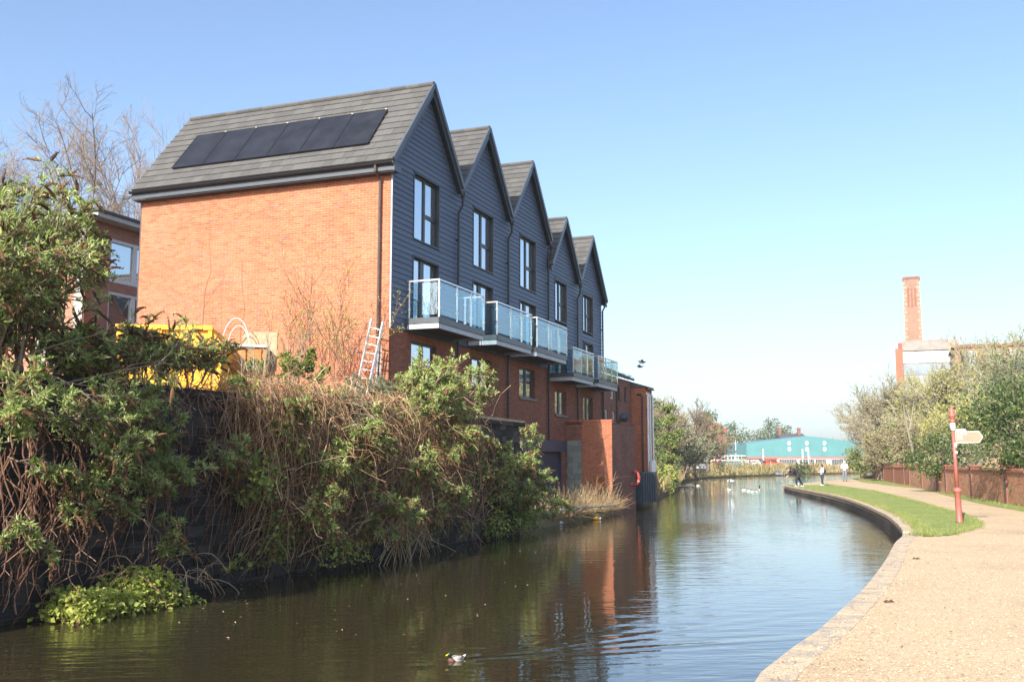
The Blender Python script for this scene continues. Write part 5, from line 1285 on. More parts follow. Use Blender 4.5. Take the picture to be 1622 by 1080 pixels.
sx = lambda px: xw(px, TY) - xw(1421, TY); zt_ = lambda py: 1.6 + (733 - py) / FPX * TY * 1.025
b = MB(); b.box((sx(1421), 0, 0), (sx(1513), 14, zt_(563))); part('wall', b, plain('grey_panel_wall', (.26, .27, .28), .7, scale=.6), t)
b = MB(); b.box((sx(1430), -.35, zt_(561)), (sx(1514), 14.2, zt_(545))); part('parapet', b, plain('grey_brown_panel', (.27, .235, .205), .8, scale=.8), t)
b = MB(); b.box((sx(1419.5), -.4, 0), (sx(1431), 8, zt_(557))); part('brick_pier', b, M['brick_orange'], t)
b = MB(); b.box((sx(1424), -.2, zt_(556.5)), (sx(1430.5), 6, zt_(548))); part('plant_box', b, M['red'], t)
for i in range(4):
    b = MB(); xa = sx(1431 + i * 20.3); xb = sx(1431 + (i + 1) * 20.3) - .12; b.box((xa, -.22, zt_(580)), (xb, -.02, zt_(562.5))); part('white_panel', b, M['white'], t)
    for zz_ in (598, 628, 658):
        b = MB(); b.box((xa, -.12, zt_(zz_)), (xb, -.02, zt_(zz_ - 15))); part('window', b, M['far_window'], t)
t = thing('brick_works', 'long orange brick factory wing behind the budding trees', 'building', (at(1514, 600, TY - 29)[0], TY - 29, 0), -.36)
b = MB(); b.box((0, 0, 0), (46, 16, zt_(557) * 0.87)); part('wall', b, M['brick_tan'], t)
b = MB(); b.box((-.3, -.3, zt_(557) * 0.87 + .003), (46.3, 16.3, zt_(557) * 0.87 + .5)); part('parapet', b, M['brick_old'], t)
for i in range(9):
    for zz_ in (612, 650):
        b = MB(); b.box((1.2 + i * 3.6, -.06, zt_(zz_)), (3.4 + i * 3.6, -.004, zt_(zz_ - 26))); f = part('window', b, M['concrete'], t); b = MB(); b.box((1.35 + i * 3.6, -.08, zt_(zz_) + .15), (3.25 + i * 3.6, -.062, zt_(zz_ - 26) - .15)); part('pane', b, M['far_window'], f)

# ------------------------------------------------------------------ fingerpost
fp = atz(1520, 827.5, 0.012)
t = thing('fingerpost', 'maroon cast iron fingerpost with a tan arm standing in the lawn', 'signpost', tuple(fp)); t.rotation_euler = (0, math.radians(-1.2), 0)
def turned(prof, m=12): b = MB(); b.loft([((0, 0, z), (r_, 0, 0), (0, r_, 0)) for z, r_ in prof], m); return b
part('base', turned([(0, .10), (.05, .10), (.07, .084), (.35, .080), (.78, .074), (.80, .09), (.83, .115), (.88, .115), (.90, .09), (.94, .065)]), M['post_red'], t, smooth=True)
part('pole', turned([(.94, .054), (1.6, .048), (2.46, .044)]), M['post_red'], t, smooth=True)
part('finial', turned([(2.66, .052), (2.70, .075), (2.73, .06), (2.80, .06), (2.84, .10), (2.88, .10), (2.92, .06), (2.98, .085), (3.02, .06), (3.08, .03), (3.15, .012)]), M['post_red'], t, smooth=True)
part('collar', turned([(2.46, .066), (2.66, .066)]), M['white'], t, smooth=True)
b = MB(); b.box((-.012, -.061, 2.02), (.05, -.05, 2.12)); b.box((-.008, -.063, 1.84), (.05, -.052, 1.90)); part('sticker', b, M['white'], t)
ca, sa = math.cos(-.12), math.sin(-.12); fn = lambda x, y, z: [x * ca - y * sa, x * sa + y * ca, z]
arm = [(.05, 2.12), (.66, 2.12), (.76, 2.275), (.66, 2.43), (.05, 2.43)]
b = MB(); b.extrude([fn(x, -.018, z) for x, z in arm], V3(fn(0, .036, 0))); ar = part('arm', b, M['white'], t)
b = MB(); b.extrude([fn(x, -.021, z) for x, z in ((.055, 2.133), (.655, 2.133), (.745, 2.275), (.655, 2.417), (.055, 2.417))], V3(fn(0, .0025, 0))); part('arm_face', b, M['sign'], ar)
b = MB()
for row, wdts in enumerate(((.05, .09, .07), (.06, .05), (.04, .08))):
    x = .09
    for w_ in wdts: b.box((x, -.0245, 2.345 - row * .065), (x + w_, -.0215, 2.372 - row * .065), fn); x += w_ + .02
part('lettering', b, M['white'], ar)
b = MB(); b.extrude([fn(x, .10, z) for x, z in ((.05, 2.42), (.34, 2.42), (.38, 2.46), (.34, 2.50), (.05, 2.50))], V3(fn(0, .03, 0))); part('rear_arm', b, M['palegrey'], t)

# ------------------------------------------------------------------ builders' yard: skips, ladder, hoses
sk = at(268, 600, 22.4); t = thing('yellow_skip', 'bright yellow builders skip behind the bush by the end wall', 'skip', (sk[0] + .12, sk[1], 2.66), .12); t.scale = (.90, .92, 1.0)
b = MB(); w2 = 1.05
prof = [(-1.12, 1.78), (1.02, 1.78), (1.28, 1.35), (1.24, .62), (1.0, 0.12), (-.8, .12), (-1.2, .9)]
b.extrude([[x, -w2, z] for x, z in prof], (0, .05, 0)); b.extrude([[x, w2 - .05, z] for x, z in prof], (0, .05, 0))
for (p, q) in zip(prof[1:], prof[2:] + prof[:1]): b.bar(((p[0]), 0, p[1]), (q[0], 0, q[1]), 2 * w2 - .1, .04)
part('body', b, M['yellow'], t)
for xx in (-.8, -.2, .4, .95):
    b = MB(); b.box((xx, -w2 - .07, .3), (xx + .09, -w2 - .002, 1.72)); part('rib', b, M['yellow'], t)
b = MB(); b.bar((-1.15, -w2 - .04, 1.78), (1.05, -w2 - .04, 1.78), .1, .1); part('rim', b, M['yellow'], t)
sk = at(385, 608, 23.8); t = thing('rusty_skip', 'rusty ochre open skip with timber on top beside the yellow skip', 'skip', (sk[0], sk[1], 2.66), .1)
b = MB(); w2 = .8; b.box((-.58, -w2, .1), (.62, -w2 + .05, 1.55)); b.box((-.58, w2 - .05, .1), (.62, w2, 1.55)); b.box((-.58, -w2 + .052, .1), (-.53, w2 - .052, 1.55)); b.box((.57, -w2 + .052, .1), (.62, w2 - .052, 1.55)); b.box((-.52, -w2 + .052, .1), (.56, w2 - .052, .18)); part('body', b, M['rust'], t)
for xx in (-.3, .1, .45): b = MB(); b.box((xx, -w2 - .05, .1), (xx + .07, -w2 - .002, 1.5)); part('rib', b, M['rust'], t)
b = MB(); b.bar((-.65, -w2 - .03, 1.59), (.66, -w2 - .03, 1.56), .06, .05); part('rim', b, M['steel'], t)
t2 = thing('chipboard_sheet', 'brown chipboard sheet leaning upright in the rusty skip', 'board', (sk[0], sk[1] + .2, 3.75)); b = MB(); b.box((-.1, 0, 0), (.72, .03, .92)); part('sheet', b, M['wood'], t2)
t2 = thing('pipe_coil', 'coil of pale plastic pipe standing up out of the rusty skip', 'pipe', (sk[0], sk[1] - .2, 4.1)); b = MB()
for kk, (rx, rz_) in enumerate(((.34, .85), (.27, .68))): b.tube([(-.15 + rx * math.cos(a) + .05 * kk, .06 * kk, max(0, rz_ * math.sin(a))) for a in np.linspace(0, math.pi, 16)], .011, 6); 
part('coil', b, M['palegrey'], t2)
t = thing('folding_ladder', 'aluminium step ladder standing open against the end wall by the drainpipe', 'ladder', (0, 0, 0))
A = [ep(563, 625, -1.0), ep(581, 627, -1.0)]; T_ = [ep(589, 505, -.35), ep(607, 510, -.35)]
b = MB(); b.bar(A[0], T_[0], .035, .07); b.bar(A[1], T_[1], .035, .07); part('front_stile', b, M['alu'], t)
for k in range(1, 9): f_ = k / 9; b = MB(); b.bar(A[0] * (1 - f_) + T_[0] * f_, A[1] * (1 - f_) + T_[1] * f_, .035, .03); part('rung', b, M['alu'], t)
b = MB(); b.bar(ep(600, 622, -.15), ep(604, 548, -.3), .03, .04); b.bar(ep(594, 625, -.2), ep(600, 545, -.3), .03, .04); part('rear_leg', b, M['alu'], t)
t = thing('timber_rail', 'long weathered timber plank laid on the terrace edge under the windows', 'plank', (0, 0, 0)); b = MB(); b.bar(wp(755, 661, 1.2), wp(831, 670, 1.2), .05, .14); part('plank', b, M['wood'], t); b = MB(); b.bar(wp(690, 652, 1.2), wp(728, 656, 1.2), .05, .10); part('short_plank', b, M['wood'], t)
b = MB(); b.bar(wp(760, 676, 1.2) , wp(829, 686, 1.2), .10, .30); part('kerb_board', b, M['brick_shade'], t)
t = thing('blue_bag', 'small blue plastic bag on the wall top left of the skip', 'bag', tuple(at(168, 608, 20.5))); b = MB(); b.ball((0, 0, 0), .12, 9, 6, (1, .8, .9)); b.ball((.1, 0, .05), .08, 8, 5); part('bag', b, M['blue'], t, smooth=True); b = MB(); b.ball((.02, 0, .14), .035, 7, 4); part('knot', b, M['blue'], t)

# ------------------------------------------------------------------ canal-side odds and ends at the bend
q = W(24.2, 1.2, -.35)
t = thing('mooring_post', 'white topped timber mooring post standing in the water', 'post', tuple(q)); b = MB(); b.tube([(0, 0, -.5), (0, 0, 1.0)], .15, 10); part('post', b, M['wood'], t); b = MB(); b.tube([(0, 0, 1.002), (0, 0, 2.02), (0, 0, 2.08)], [.165, .165, .10], 10); part('white_top', b, M['white'], t)
q = W(20.6, 1.5, -.15); t = thing('steel_container', 'dark blue-green steel container behind the brick outhouse', 'container', tuple(q), ROT); b = MB(); b.box((-1.1, -.35, 0), (1.6, 1.3, 1.35)); part('body', b, plain('dark_teal_steel', (.03, .06, .07), .5), t)
for k in range(6): b = MB(); b.box((-1.0 + k * .42, -.39, .08), (-.86 + k * .42, -.352, 1.3)); part('rib', b, M['shutter'], t)
q = wp(1003.5, 757, 1.95); t = thing('life_ring', 'red life ring hanging at the far corner of the brick outhouse', 'life ring', tuple(q), ROT); b = MB(); b.tube([(0.02, .28 * math.cos(a) * .8 , .28 * math.sin(a)) for a in np.linspace(0, 2 * math.pi, 25)], .07, 8, cap=False); part('ring', b, plain('faded_red', (.36, .04, .03), .6), t, smooth=True)
for k in range(4): a = k * math.pi / 2 + .4; b = MB(); b.tube([(0.02, .28 * .8 * math.cos(a - .07), .28 * math.sin(a - .07)), (.02, .28 * .8 * math.cos(a + .07), .28 * math.sin(a + .07))], .074, 8); part('band', b, M['concrete'], t)
q = W(24.6, 1.05, .55); t = thing('timber_hoarding', 'tan timber hoarding below the white waste pipes', 'hoarding', tuple(q), ROT)
for k in range(5): b = MB(); b.box((-.3 + k * .19, -.02, -.6), (-.12 + k * .19, .02, .75)); part('board', b, plain('fresh_timber', (.34, .2, .09), .8), t)
q = W(22.6, .12, 3.7); t = thing('satellite_dish', 'dark satellite dish on the old brick terrace', 'satellite dish', tuple(q), ROT - .8); b = MB(); b.loft([((0, -.28, 0), (.25, 0, 0), (0, 0, .22)), ((0, -.20, 0), (.17, 0, 0), (0, 0, .15)), ((0, -.17, 0), (.04, 0, 0), (0, 0, .04))], 14); part('dish', b, M['fascia'], t, smooth=True); b = MB(); b.tube([(0, -.17, 0), (0, .0, -.2)], .02, 6); b.tube([(0, -.2, -.25), (0, -.55, 0)], .012, 5); part('arm', b, M['fascia'], t)
q = W(24.0, .12, 2.55); t = thing('floodlight', 'small white floodlight on the old brick terrace below the dish', 'floodlight', tuple(q), ROT); b = MB(); b.box((-.12, -.22, -.1), (.12, -.1, .1)); part('lamp_housing', b, M['white'], t); b = MB(); b.tube([(0, -.1, 0), (0, 0, 0)], .03, 6); part('bracket', b, M['palegrey'], t)
q = W(20.3, -1.2, 5.9); t = thing('aerial', 'thin television aerial above the far end of the terrace', 'aerial', tuple(q)); b = MB(); b.tube([(0, 0, 0), (0, 0, 2.2)], .016, 5); part('mast', b, M['palegrey'], t); b = MB(); b.tube([(0, 0, 2.1), (.75, .1, 2.15)], .012, 4)
for k in range(6): b.tube([(.1 + k * .12, -.15, 2.12), (.1 + k * .12, .15, 2.12)], .006, 4)
part('antenna', b, M['palegrey'], t)

# ------------------------------------------------------------------ birds
def bird(name, label, pos, rz, S, cols, group=None, cat='duck', swim=True, neck=.22, flying=False):
    """cols: body, breast, head, bill, tail, wing"""
    t = thing(name, label, cat, tuple(pos), rz, group); R = lambda x, z, a, b_: ((x * S, 0, z * S), (0, a * S, 0), (0, 0, b_ * S))
    b = MB(); b.loft([R(-.46, .16, .03, .02), R(-.34, .13, .13, .09), R(-.12, .10, .20, .14), R(.12, .10, .20, .145), R(.28, .11, .14, .12), R(.36, .13, .05, .05)], 12); part('body', b, cols[0], t, smooth=True)
    b = MB(); b.loft([R(.16, .09, .185, .13), R(.30, .12, .14, .12), R(.385, .15, .06, .07)], 12); part('breast', b, cols[1], t, smooth=True)
    b = MB(); hx, hz_ = .36, .16 + neck; b.loft([((.27 * S, 0, .14 * S), (0, .085 * S, 0), (.085 * S, 0, .03 * S)), ((.32 * S, 0, (.14 + neck * .6) * S), (0, .06 * S, 0), (.06 * S, 0, 0)), ((hx * S, 0, hz_ * S), (0, .085 * S, 0), (.10 * S, 0, 0)), ((hx * S, 0, (hz_ + .07) * S), (0, .05 * S, 0), (.07 * S, 0, 0)), ((hx * S, 0, (hz_ + .09) * S), (0, .01 * S, 0), (.02 * S, 0, 0))], 10); part('head', b, cols[2], t, smooth=True)
    b = MB(); b.loft([R(hx + .08, hz_ + .0, .04, .03), R(hx + .16, hz_ - .02, .042, .015), R(hx + .22, hz_ - .03, .03, .008)], 8); part('bill', b, cols[3], t, smooth=True)
    b = MB(); b.loft([R(-.38, .16, .07, .04), R(-.50, .20, .06, .025), R(-.60, .24, .02, .01)], 8); part('tail', b, cols[4], t, smooth=True)
    for sg in (-1, 1):
        b = MB()
        if flying: b.loft([((.05 * S, sg * .12 * S, .16 * S), (.16 * S, 0, 0), (0, 0, .02 * S)), ((.08 * S, sg * .5 * S, .34 * S), (.13 * S, 0, 0), (0, 0, .015 * S)), ((-.05 * S, sg * .95 * S, .25 * S), (.03 * S, 0, 0), (0, 0, .008 * S))], 8)
        else: b.loft([((.15 * S, sg * .16 * S, .16 * S), (0, .03 * S, 0), (0, 0, .06 * S)), ((-.1 * S, sg * .17 * S, .18 * S), (0, .035 * S, 0), (0, 0, .08 * S)), ((-.36 * S, sg * .08 * S, .21 * S), (0, .02 * S, 0), (0, 0, .025 * S))], 8)
        part('wing', b, cols[5], t, smooth=True)
    return t
pc = lambda n_, c, r_=.6: plain(n_, c, r_, var=.15, scale=30)
mal = (pc('grey_feather', (.55, .50, .44)), pc('chestnut_feather', (.13, .06, .04)), pc('dark_green_feather', (.012, .03, .018), .35), pc('yellow_bill', (.75, .55, .03), .4), pc('white_feather', (.8, .8, .78)), pc('brown_feather', (.30, .25, .20)))
dk = atz(722, 1045, -.35); bird('mallard', 'mallard drake with yellow bill swimming in the near water', (dk[0], dk[1], -.375), math.radians(232), .26, mal)
wh = mal[4]; gs = (wh, wh, pc('black_feather', (.02, .02, .02)), pc('orange_bill', (.6, .25, .03)), wh, pc('pale_wing', (.6, .58, .55)))
gb = (pc('goose_brown', (.32, .26, .20)), pc('goose_breast', (.55, .50, .42)), gs[2], gs[2], wh, pc('goose_wing', (.25, .20, .16)))
for i, (px, py, c_, lb) in enumerate(((1178, 776, gs, 'leftmost bird of the white group swimming off the lawn tip'), (1186, 777, gs, 'second white bird from the left in the swimming group'), (1192, 778.5, gs, 'lowest white bird in the middle of the swimming group'), (1199, 778, gs, 'white bird just left of the upright goose'), (1203, 776.5, gb, 'brown goose with raised neck at the right of the group'))):
    q = atz(px, py, -.35); bird('water_bird', lb, (q[0], q[1], -.37), math.radians(160 + 25 * i), .36 if i < 4 else .6, c_, 'birds swimming off the lawn tip', 'bird', neck=.2 if i < 4 else .42)
for px, py, lb in ((1155, 775, 'white bird alone with dark head in mid canal'), (1111, 761, 'white bird nearest the far reeds'), (1124, 761, 'small white bird right of the one nearest the reeds'), (1106, 769, 'small white bird above the floating branch')):
    q = atz(px, py, -.35); bird('gull', lb, (q[0], q[1], -.37), math.radians(20), .38, gs, 'white birds in mid canal', 'gull')
q = atz(1157, 769, -.35) + V3((0, 0, .3)); bird('gull', 'white gull taking off with raised wings in mid canal', tuple(q), math.radians(150), .7, gs, 'white birds in mid canal', 'gull', flying=True)
pg = (pc('pigeon_grey', (.10, .11, .13)),) * 6
q = at(1017, 575, 48); bird('pigeon', 'upper grey pigeon flying above the orange gable building', tuple(q), math.radians(185), .42, pg, 'pigeons in flight', 'bird', flying=True, neck=.06)
q = at(1014, 582, 48); bird('pigeon', 'lower grey pigeon flying above the orange gable building', tuple(q), math.radians(165), .36, pg, 'pigeons in flight', 'bird', flying=True, neck=.06)
q = atz(1088, 772, -.35); t = thing('floating_branch', 'dark branch floating low in the water near the reeds', 'branch', tuple(q)); b = MB(); b.tube([(-.6, 0, 0), (-.2, .05, .06), (.2, 0, .10), (.6, .05, .02)], [.04, .07, .06, .03], 7); part('stem', b, plain('wet_bark', (.03, .026, .022), .7), t); b = MB(); b.tube([(.0, 0, .08), (.25, .0, .3)], [.03, .01], 5); part('twig', b, M['bark'], t)
for px, py, lb in ((1408, 954, 'nearer small brown dropping on the gravel towpath'), (1451, 885.5, 'farther small brown dropping on the gravel towpath')):
    q = atz(px, py, 0); t = thing('dropping', lb, 'dropping', (q[0], q[1], 0.0), .3); b = MB(); b.tube([(-.06, 0, .012), (-.03, .008, .018), (0.0, -.006, .014)], [.010, .018, .012], 7); part('lump', b, M['soil'], t, smooth=True); b = MB(); b.tube([(.012, 0, .012), (.04, .012, .018), (.07, 0, .010)], [.012, .017, .008], 7); part('lump', b, M['soil'], t, smooth=True)
for i, (px, py, lb) in enumerate(((884, 829, 'pale piece of litter at the landing edge'), (945, 822, 'yellow float bobbing at the landing edge'))):
    q = atz(px, py, -.33); t = thing('litter', lb, 'litter', tuple(q)); b = MB(); b.ball((0, 0, .03), .10, 8, 5, (1.3, .8, .6)); part('float', b, M['yellow'] if i else M['white'], t, smooth=True); b = MB(); b.ball((.12, 0, .03), .04, 6, 4); part('cap', b, M['white'], t)
q0 = atz(850, 822, -.06); q1 = atz(975, 806, -.06); t = thing('driftwood', 'long pale driftwood pole lying on the landing among straw weeds', 'pole', tuple(q0)); b = MB(); b.tube([(0, 0, .12), tuple((q1 - q0) * .5 + V3((0, 0, .2))), tuple(q1 - q0 + V3((0, 0, .15)))], .035, 6); part('pole', b, M['concrete'], t); b = MB(); b.tube([tuple((q1 - q0) * .5 + V3((0, 0, .2))), tuple((q1 - q0) * .55 + V3((0, -.25, .35)))], [.02, .008], 5); part('stub', b, M['concrete'], t)

# ------------------------------------------------------------------ people
def person(label, loc, rz, J, cols, extras=None, scale=1.0):
    """J: joint positions in metres, x = facing direction; the body is one skinned surface, clothes are its children"""
    t = thing('person', label, 'person', tuple(loc), rz); t.scale = (scale,) * 3
    names = ['pelvis', 'waist', 'chest', 'neck', 'chin', 'head', 'crown']; V = [J[k] for k in names]; Rr = [.12, .11, .13, .055, .065, .09, .05]; Ed = [(i, i + 1) for i in range(6)]
    for sd in ('l', 'r'):
        s0 = len(V); ch = ['sh', 'el', 'wr', 'pm']; V += [J[sd + k] for k in ch]; Rr += [.062, .045, .03, .035]; Ed += [(2, s0), (s0, s0 + 1), (s0 + 1, s0 + 2), (s0 + 2, s0 + 3)]
        wr, pm = V3(J[sd + 'wr']), V3(J[sd + 'pm']); d = nrm(pm - wr); s_ = nrm(np.cross(d, V3((0.1, 1, .2))))
        for k, ln in enumerate((.07, .085, .09, .075)):
            b0 = len(V); V.append(tuple(pm + s_ * (k - 1.5) * .02 + d * ln * .5)); V.append(tuple(pm + s_ * (k - 1.5) * .022 + d * ln + V3((0, 0, -.01)))); Rr += [.009, .008]; Ed += [(s0 + 3, b0), (b0, b0 + 1)]
        b0 = len(V); V.append(tuple(wr + s_ * -.045 + d * .05)); V.append(tuple(wr + s_ * -.05 + d * .085)); Rr += [.011, .009]; Ed += [(s0 + 2, b0), (b0, b0 + 1)]
        s0 = len(V); ch = ['hp', 'kn', 'an', 'to']; V += [J[sd + k] for k in ch]; Rr += [.095, .06, .045, .04]; Ed += [(0, s0), (s0, s0 + 1), (s0 + 1, s0 + 2), (s0 + 2, s0 + 3)]
    me = bpy.data.meshes.new('body'); me.from_pydata([tuple(v) for v in V], Ed, []); o = link('body', me, cols['skin'], t)
    sm = o.modifiers.new('skin', 'SKIN'); sm.use_smooth_shade = True
    for v, r_ in zip(me.skin_vertices[0].data, Rr): v.radius = (r_, r_)
    me.skin_vertices[0].data[0].use_root = True
    o.modifiers.new('sub', 'SUBSURF').levels = 1; o.modifiers[-1].render_levels = 1
    def limb(pts, rad, nm, mat, m=10):
        b = MB(); P = spline([V3(p) for p in pts], 4); rr = np.interp(np.linspace(0, 1, len(P)), np.linspace(0, 1, len(rad)), rad); b.tube(P, rr, m); return part(nm, b, mat, t, smooth=True)
    limb([J['pelvis'] - V3((0, 0, .06)) if False else tuple(V3(J['pelvis'])), J['waist'], J['chest'], tuple(V3(J['chest']) * .45 + V3(J['neck']) * .55)], [.16, .15, .175, .08], 'top', cols['top'], 14)
    for sd in ('l', 'r'):
        limb([J['chest'], J[sd + 'sh'], J[sd + 'el'], J[sd + 'wr']], [.09, .085, .065, .045], 'sleeve', cols['top'])
        limb([J['pelvis'], J[sd + 'hp'], J[sd + 'kn'], J[sd + 'an']], [.13, .115, .08, .06], 'trouser_leg', cols['legs'])
        limb([tuple(V3(J[sd + 'an']) + V3((-.05, 0, -.03))), tuple(V3(J[sd + 'an']) * .4 + V3(J[sd + 'to']) * .6), tuple(V3(J[sd + 'to']) + V3((.05, 0, 0)))], [.05, .05, .035], 'shoe', cols['shoe'])
    b = MB(); h_ = V3(J['head']); f_ = nrm(V3(J.get('face', (1, 0, 0)))); b.ball(h_ - f_ * .025 + V3((0, 0, .025)), .118, 12, 8, (1, .92, 1.05)); part('hood' if cols.get('hood') else 'hair', b, cols['hair'], t, smooth=True)
    b = MB(); b.ball(h_ + f_ * .035 - V3((0, 0, .01)), .088, 10, 8, (.95, .85, 1.15)); b.ball(h_ + f_ * .125 - V3((0, 0, .01)), .02, 6, 4); part('face', b, cols['skin'], t, smooth=True)
    b = MB(); sv = nrm(np.cross(f_, V3((0, 0, 1))))
    for k in (-1, 1): b.ball(h_ + f_ * .112 + sv * .033 * k + V3((0, 0, .02)), .011, 6, 4)
    b.bar(h_ + f_ * .118 + sv * .025 - V3((0, 0, .06)), h_ + f_ * .118 - sv * .025 - V3((0, 0, .06)), .01, .008); part('eyes_and_mouth', b, M['black'], t)
    if extras: extras(t, J)
    return t
SKIN = pc('skin', (.55, .33, .24)); BLK = pc('black_cloth', (.02, .02, .025), .8); WHT = pc('white_cloth', (.78, .78, .80), .8); GRY = pc('grey_cloth', (.16, .18, .22), .8); NVY = pc('navy_cloth', (.03, .035, .06), .8)
BRN = pc('dark_brown_hair', (.045, .025, .018), .5)
up_ = dict(pelvis=(0, 0, .93), waist=(0, 0, 1.08), chest=(.01, 0, 1.32), neck=(.01, 0, 1.46), chin=(.03, 0, 1.53), head=(.04, 0, 1.61), crown=(.03, 0, 1.70),
           lsh=(0, .19, 1.40), lel=(.05, .24, 1.13), lwr=(.25, .14, 1.10), lpm=(.32, .09, 1.11), rsh=(0, -.19, 1.40), rel=(.05, -.24, 1.13), rwr=(.25, -.14, 1.12), rpm=(.32, -.09, 1.13),
           lhp=(0, .09, .88), lkn=(.03, .10, .49), lan=(0, .11, .08), lto=(.13, .12, .045), rhp=(0, -.09, .88), rkn=(.02, -.10, .49), ran=(-.03, -.11, .08), rto=(.10, -.12, .045))
def pack(t, J):
    b = MB(); b.loft([((-.13, 0, .98), (.07, 0, 0), (0, .14, 0)), ((-.22, 0, 1.05), (.10, 0, 0), (0, .16, 0)), ((-.22, 0, 1.30), (.09, 0, 0), (0, .15, 0)), ((-.16, 0, 1.44), (.05, 0, 0), (0, .10, 0))], 12); part('backpack', b, BLK, t, smooth=True)
    b = MB()
    for s_ in (-1, 1): b.tube([(-.12, s_ * .10, 1.42), (.02, s_ * .13, 1.50), (.19, s_ * .12, 1.34), (.1, s_ * .15, 1.05), (-.12, s_ * .13, 1.02)], .018, 6)
    part('strap', b, BLK, t)
def hoodx(t, J):
    b = MB(); b.tube([(-.08, 0, 1.46), (.03, .11, 1.50), (.11, 0, 1.47), (.03, -.11, 1.50), (-.08, 0, 1.46)], .05, 8, cap=False); part('collar', b, WHT, t, smooth=True)
q = atz(1338.5, 762, 0); person('person in a white hooded jacket and grey trousers standing on the path', q, math.radians(-108), up_, dict(skin=SKIN, top=WHT, legs=GRY, shoe=BLK, hair=WHT, hood=True), hoodx, 1.02)
pose2 = dict(up_); pose2.update(lkn=(.05, .08, .49), rkn=(.0, -.08, .49), lto=(.16, .1, .045), chin=(.05, 0, 1.525), head=(.065, 0, 1.60), crown=(.06, 0, 1.69))
q = atz(1303, 769, .012); person('person in a white top carrying a black backpack on the lawn', q, math.radians(188), pose2, dict(skin=SKIN, top=WHT, legs=NVY, shoe=WHT, hair=BRN), pack, .86)
bend = dict(pelvis=(-.12, 0, .90), waist=(.02, 0, 1.0), chest=(.26, 0, 1.10), neck=(.38, 0, 1.16), chin=(.44, 0, 1.16), head=(.50, 0, 1.20), crown=(.56, 0, 1.26), face=(.8, 0, -.45),
            lsh=(.30, .18, 1.10), lel=(.48, .22, .90), lwr=(.66, .16, .78), lpm=(.73, .14, .74), rsh=(.30, -.18, 1.10), rel=(.42, -.20, .85), rwr=(.58, -.14, .72), rpm=(.64, -.12, .67),
            lhp=(-.12, .09, .86), lkn=(.06, .10, .47), lan=(.02, .11, .08), lto=(.16, .12, .045), rhp=(-.12, -.09, .86), rkn=(-.28, -.11, .48), ran=(-.52, -.12, .09), rto=(-.40, -.12, .045))
def pony(t, J):
    b = MB(); b.tube([(.46, 0, 1.30), (.38, .04, 1.27), (.34, .10, 1.12), (.35, .13, .95)], [.05, .06, .05, .015], 8); part('ponytail', b, BRN, t, smooth=True)
q = atz(1262, 771, .012); person('person in black bending over the water at the tip of the lawn', q, math.radians(192), bend, dict(skin=SKIN, top=BLK, legs=BLK, shoe=WHT, hair=BRN), pony, .98)
q = atz(1264.5, 770.5, .012); t = thing('white_bag', 'white carrier bag on the grass by the bending person', 'bag', tuple(q)); b = MB(); b.loft([((0, 0, 0), (.16, 0, 0), (0, .10, 0)), ((0.02, 0, .15), (.19, 0, 0), (0, .13, 0)), ((0, 0, .30), (.12, 0, 0), (0, .07, 0))], 10); part('bag', b, WHT, t, smooth=True); b = MB(); b.tube([(-.08, 0, .30), (0, 0, .42), (.08, 0, .30)], .012, 5); part('handle', b, WHT, t)

# ------------------------------------------------------------------ grass blades and scattered grit
def in_poly(P, poly):
    x, y = P[:, 0], P[:, 1]; ins = np.zeros(len(P), bool); Q = np.array(poly)
    for i in range(len(Q)):
        (x1, y1), (x2, y2) = Q[i - 1], Q[i]; c = ((y1 > y) != (y2 > y)) & (x < (x2 - x1) * (y - y1) / (y2 - y1 + 1e-12) + x1); ins ^= c
    return ins
def blades(name, label, poly, n, seed, h, w, z, mat, box):
    g = np.random.default_rng(seed); P = np.stack([g.uniform(box[0], box[1], n), box[2] + (box[3] - box[2]) * g.random(n) ** 1.6], 1); P = P[in_poly(P, poly)]; n = len(P); P = np.concatenate([P, np.full((n, 1), z)], 1)
    b = MB(); b.leaves(P, g.normal(0, .45, (n, 3)) + V3((0, 0, 1)), g.normal(0, 1, (n, 3)) * V3((1, 1, .1)), g.uniform(h * .5, h * 1.5, n), w); o = link(name, b.mesh(name), M[mat]); o['kind'] = 'stuff'; o['label'] = label
M['blade'] = leaf_mat('grass_blade', [(0, (0.20, 0.265, 0.07)), (0.6, (0.28, 0.33, 0.10)), (1, (0.40, 0.40, 0.18))], trans=.3)
blades('grass', 'short green grass of the lawn beside the canal', LAWN, 60000, 1, .035, .012, .012, 'blade', (8.5, 24, 23, 74))
blades('verge_grass', 'longer green grass along the foot of the boundary wall', VERGE, 30000, 2, .12, .02, .008, 'blade', (12, 40, 24, 108))
g = np.random.default_rng(14); E_ = np.array(g_out + [g_out[-1]]); T_s = []
for e0, e1_ in zip(E_[:-1], E_[1:]):
    m = int(np.linalg.norm(e1_ - e0) * 160); T_s.append(e0 + (e1_ - e0) * g.random((m, 1)) + g.normal(0, .06, (m, 2)))
Ev = np.array(g_in); m = 9000; k_ = g.integers(0, len(Ev) - 1, m); T_s.append(Ev[k_] + (Ev[k_ + 1] - Ev[k_]) * g.random((m, 1)) + g.normal(0, .09, (m, 2)) + V3((-.05, 0))[:2] if False else Ev[k_] + (Ev[k_ + 1] - Ev[k_]) * g.random((m, 1)) + g.normal(0, .10, (m, 2)))
P = np.concatenate(T_s); n = len(P); P = np.concatenate([P, np.full((n, 1), .008)], 1); b = MB(); b.leaves(P, g.normal(0, .55, (n, 3)) + V3((0, 0, 1)), g.normal(0, 1, (n, 3)) * V3((1, 1, .1)), g.uniform(.03, .13, n), .014); o = link('edge_grass', b.mesh('edge_grass'), M['blade']); o['kind'] = 'stuff'; o['label'] = 'ragged longer grass along the edges of the lawn'
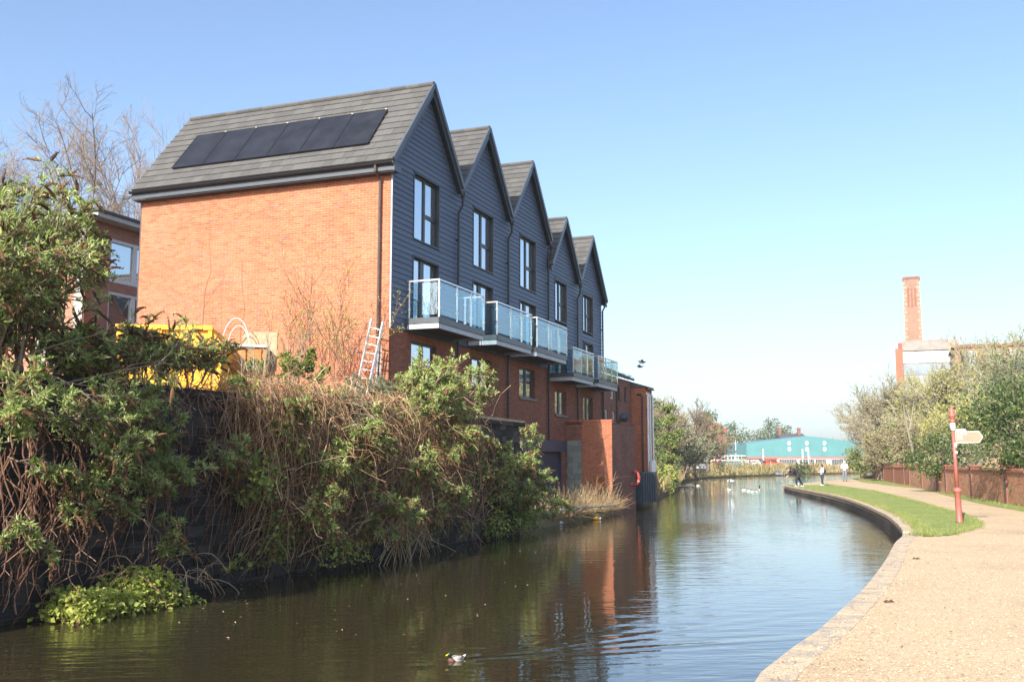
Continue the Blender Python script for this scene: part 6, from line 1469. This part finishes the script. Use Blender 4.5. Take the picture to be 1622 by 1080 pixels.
t = thing('weed', 'tuft of grass where the lawn meets the coping', 'weed', tuple(atz(1455, 848, .01))); g = np.random.default_rng(4); n = 120; P = g.normal(0, 1, (n, 3)) * V3((.16, .10, 0)); b = MB(); b.leaves(P, g.normal(0, .5, (n, 3)) + V3((0, 0, 1)), g.normal(0, 1, (n, 3)), g.uniform(.06, .16, n), .016); part('leaf', b, M['blade'], t, kind='stuff')
g = np.random.default_rng(8); n = 26000; Y = 6 + 26 * g.random(n) ** 1.7; ex = np.interp(Y, RB[:, 1], RB[:, 0]); P = np.stack([ex + .1 + g.random(n) ** 1.2 * (3 + Y * .42), Y, np.full(n, .003)], 1); P = P[~in_poly(P, LAWN)]; n = len(P); s_ = g.uniform(.004, .011, n)[:, None, None]
tet = np.array([[-1, -.6, 0], [1, -.6, 0], [0, 1, 0], [0, 0, .8]]) ; a = g.uniform(0, 6.28, n); ca, sa = np.cos(a)[:, None], np.sin(a)[:, None]
Q = np.stack([tet[:, 0] * ca - tet[:, 1] * sa, tet[:, 0] * sa + tet[:, 1] * ca, np.broadcast_to(tet[:, 2], (n, 4))], 2) * s_ + P[:, None, :]
b = MB(); b.add(Q.reshape(-1, 3), (np.arange(n)[:, None, None] * 4 + np.array([[0, 1, 3], [1, 2, 3], [2, 0, 3]])).reshape(-1, 3)); o = link('grit', b.mesh('grit'), pieces_mat('loose_grit', [(0, (.26, .18, .11)), (.5, (.48, .36, .24)), (1, (.66, .54, .40))], grain=80, gstr=.1)); o['kind'] = 'stuff'; o['label'] = 'loose beige grit scattered on the towpath'
# fallen leaves on the path and drifting scraps on the water
g = np.random.default_rng(31); n = 420; Y = 7 + 30 * g.random(n) ** 1.3; ex = np.interp(Y, RB[:, 1], RB[:, 0]); P = np.stack([ex + .05 + g.random(n) ** 2.2 * (3 + Y * .4), Y, np.full(n, .016)], 1)
b = MB(); l = g.uniform(.02, .05, n); b.leaves(P, g.normal(0, 1, (n, 3)) * V3((1, 1, .15)), V3((0, 0, 1)) + g.normal(0, .25, (n, 3)), l, l * .5); o = link('fallen_leaves', b.mesh('fallen_leaves'), M['twig_red']); o['kind'] = 'stuff'; o['label'] = 'scattered brown fallen leaves on the towpath'
n = 520; s_ = g.uniform(-14, 14, n); off = 2.45 + g.random(n) ** 2.5 * 5; P = ORG + s_[:, None] * E1 - off[:, None] * E2; P[:, 2] = -.345
b = MB(); l = g.uniform(.02, .06, n); b.leaves(P, g.normal(0, 1, (n, 3)) * V3((1, 1, .03)), V3((0, 0, 1)) + g.normal(0, .04, (n, 3)), l, l * .5); o = link('floating_debris', b.mesh('floating_debris'), M['twig']); o['kind'] = 'stuff'; o['label'] = 'small leaves and scraps floating near the canal wall'

if HAZE > 0: haze_box()
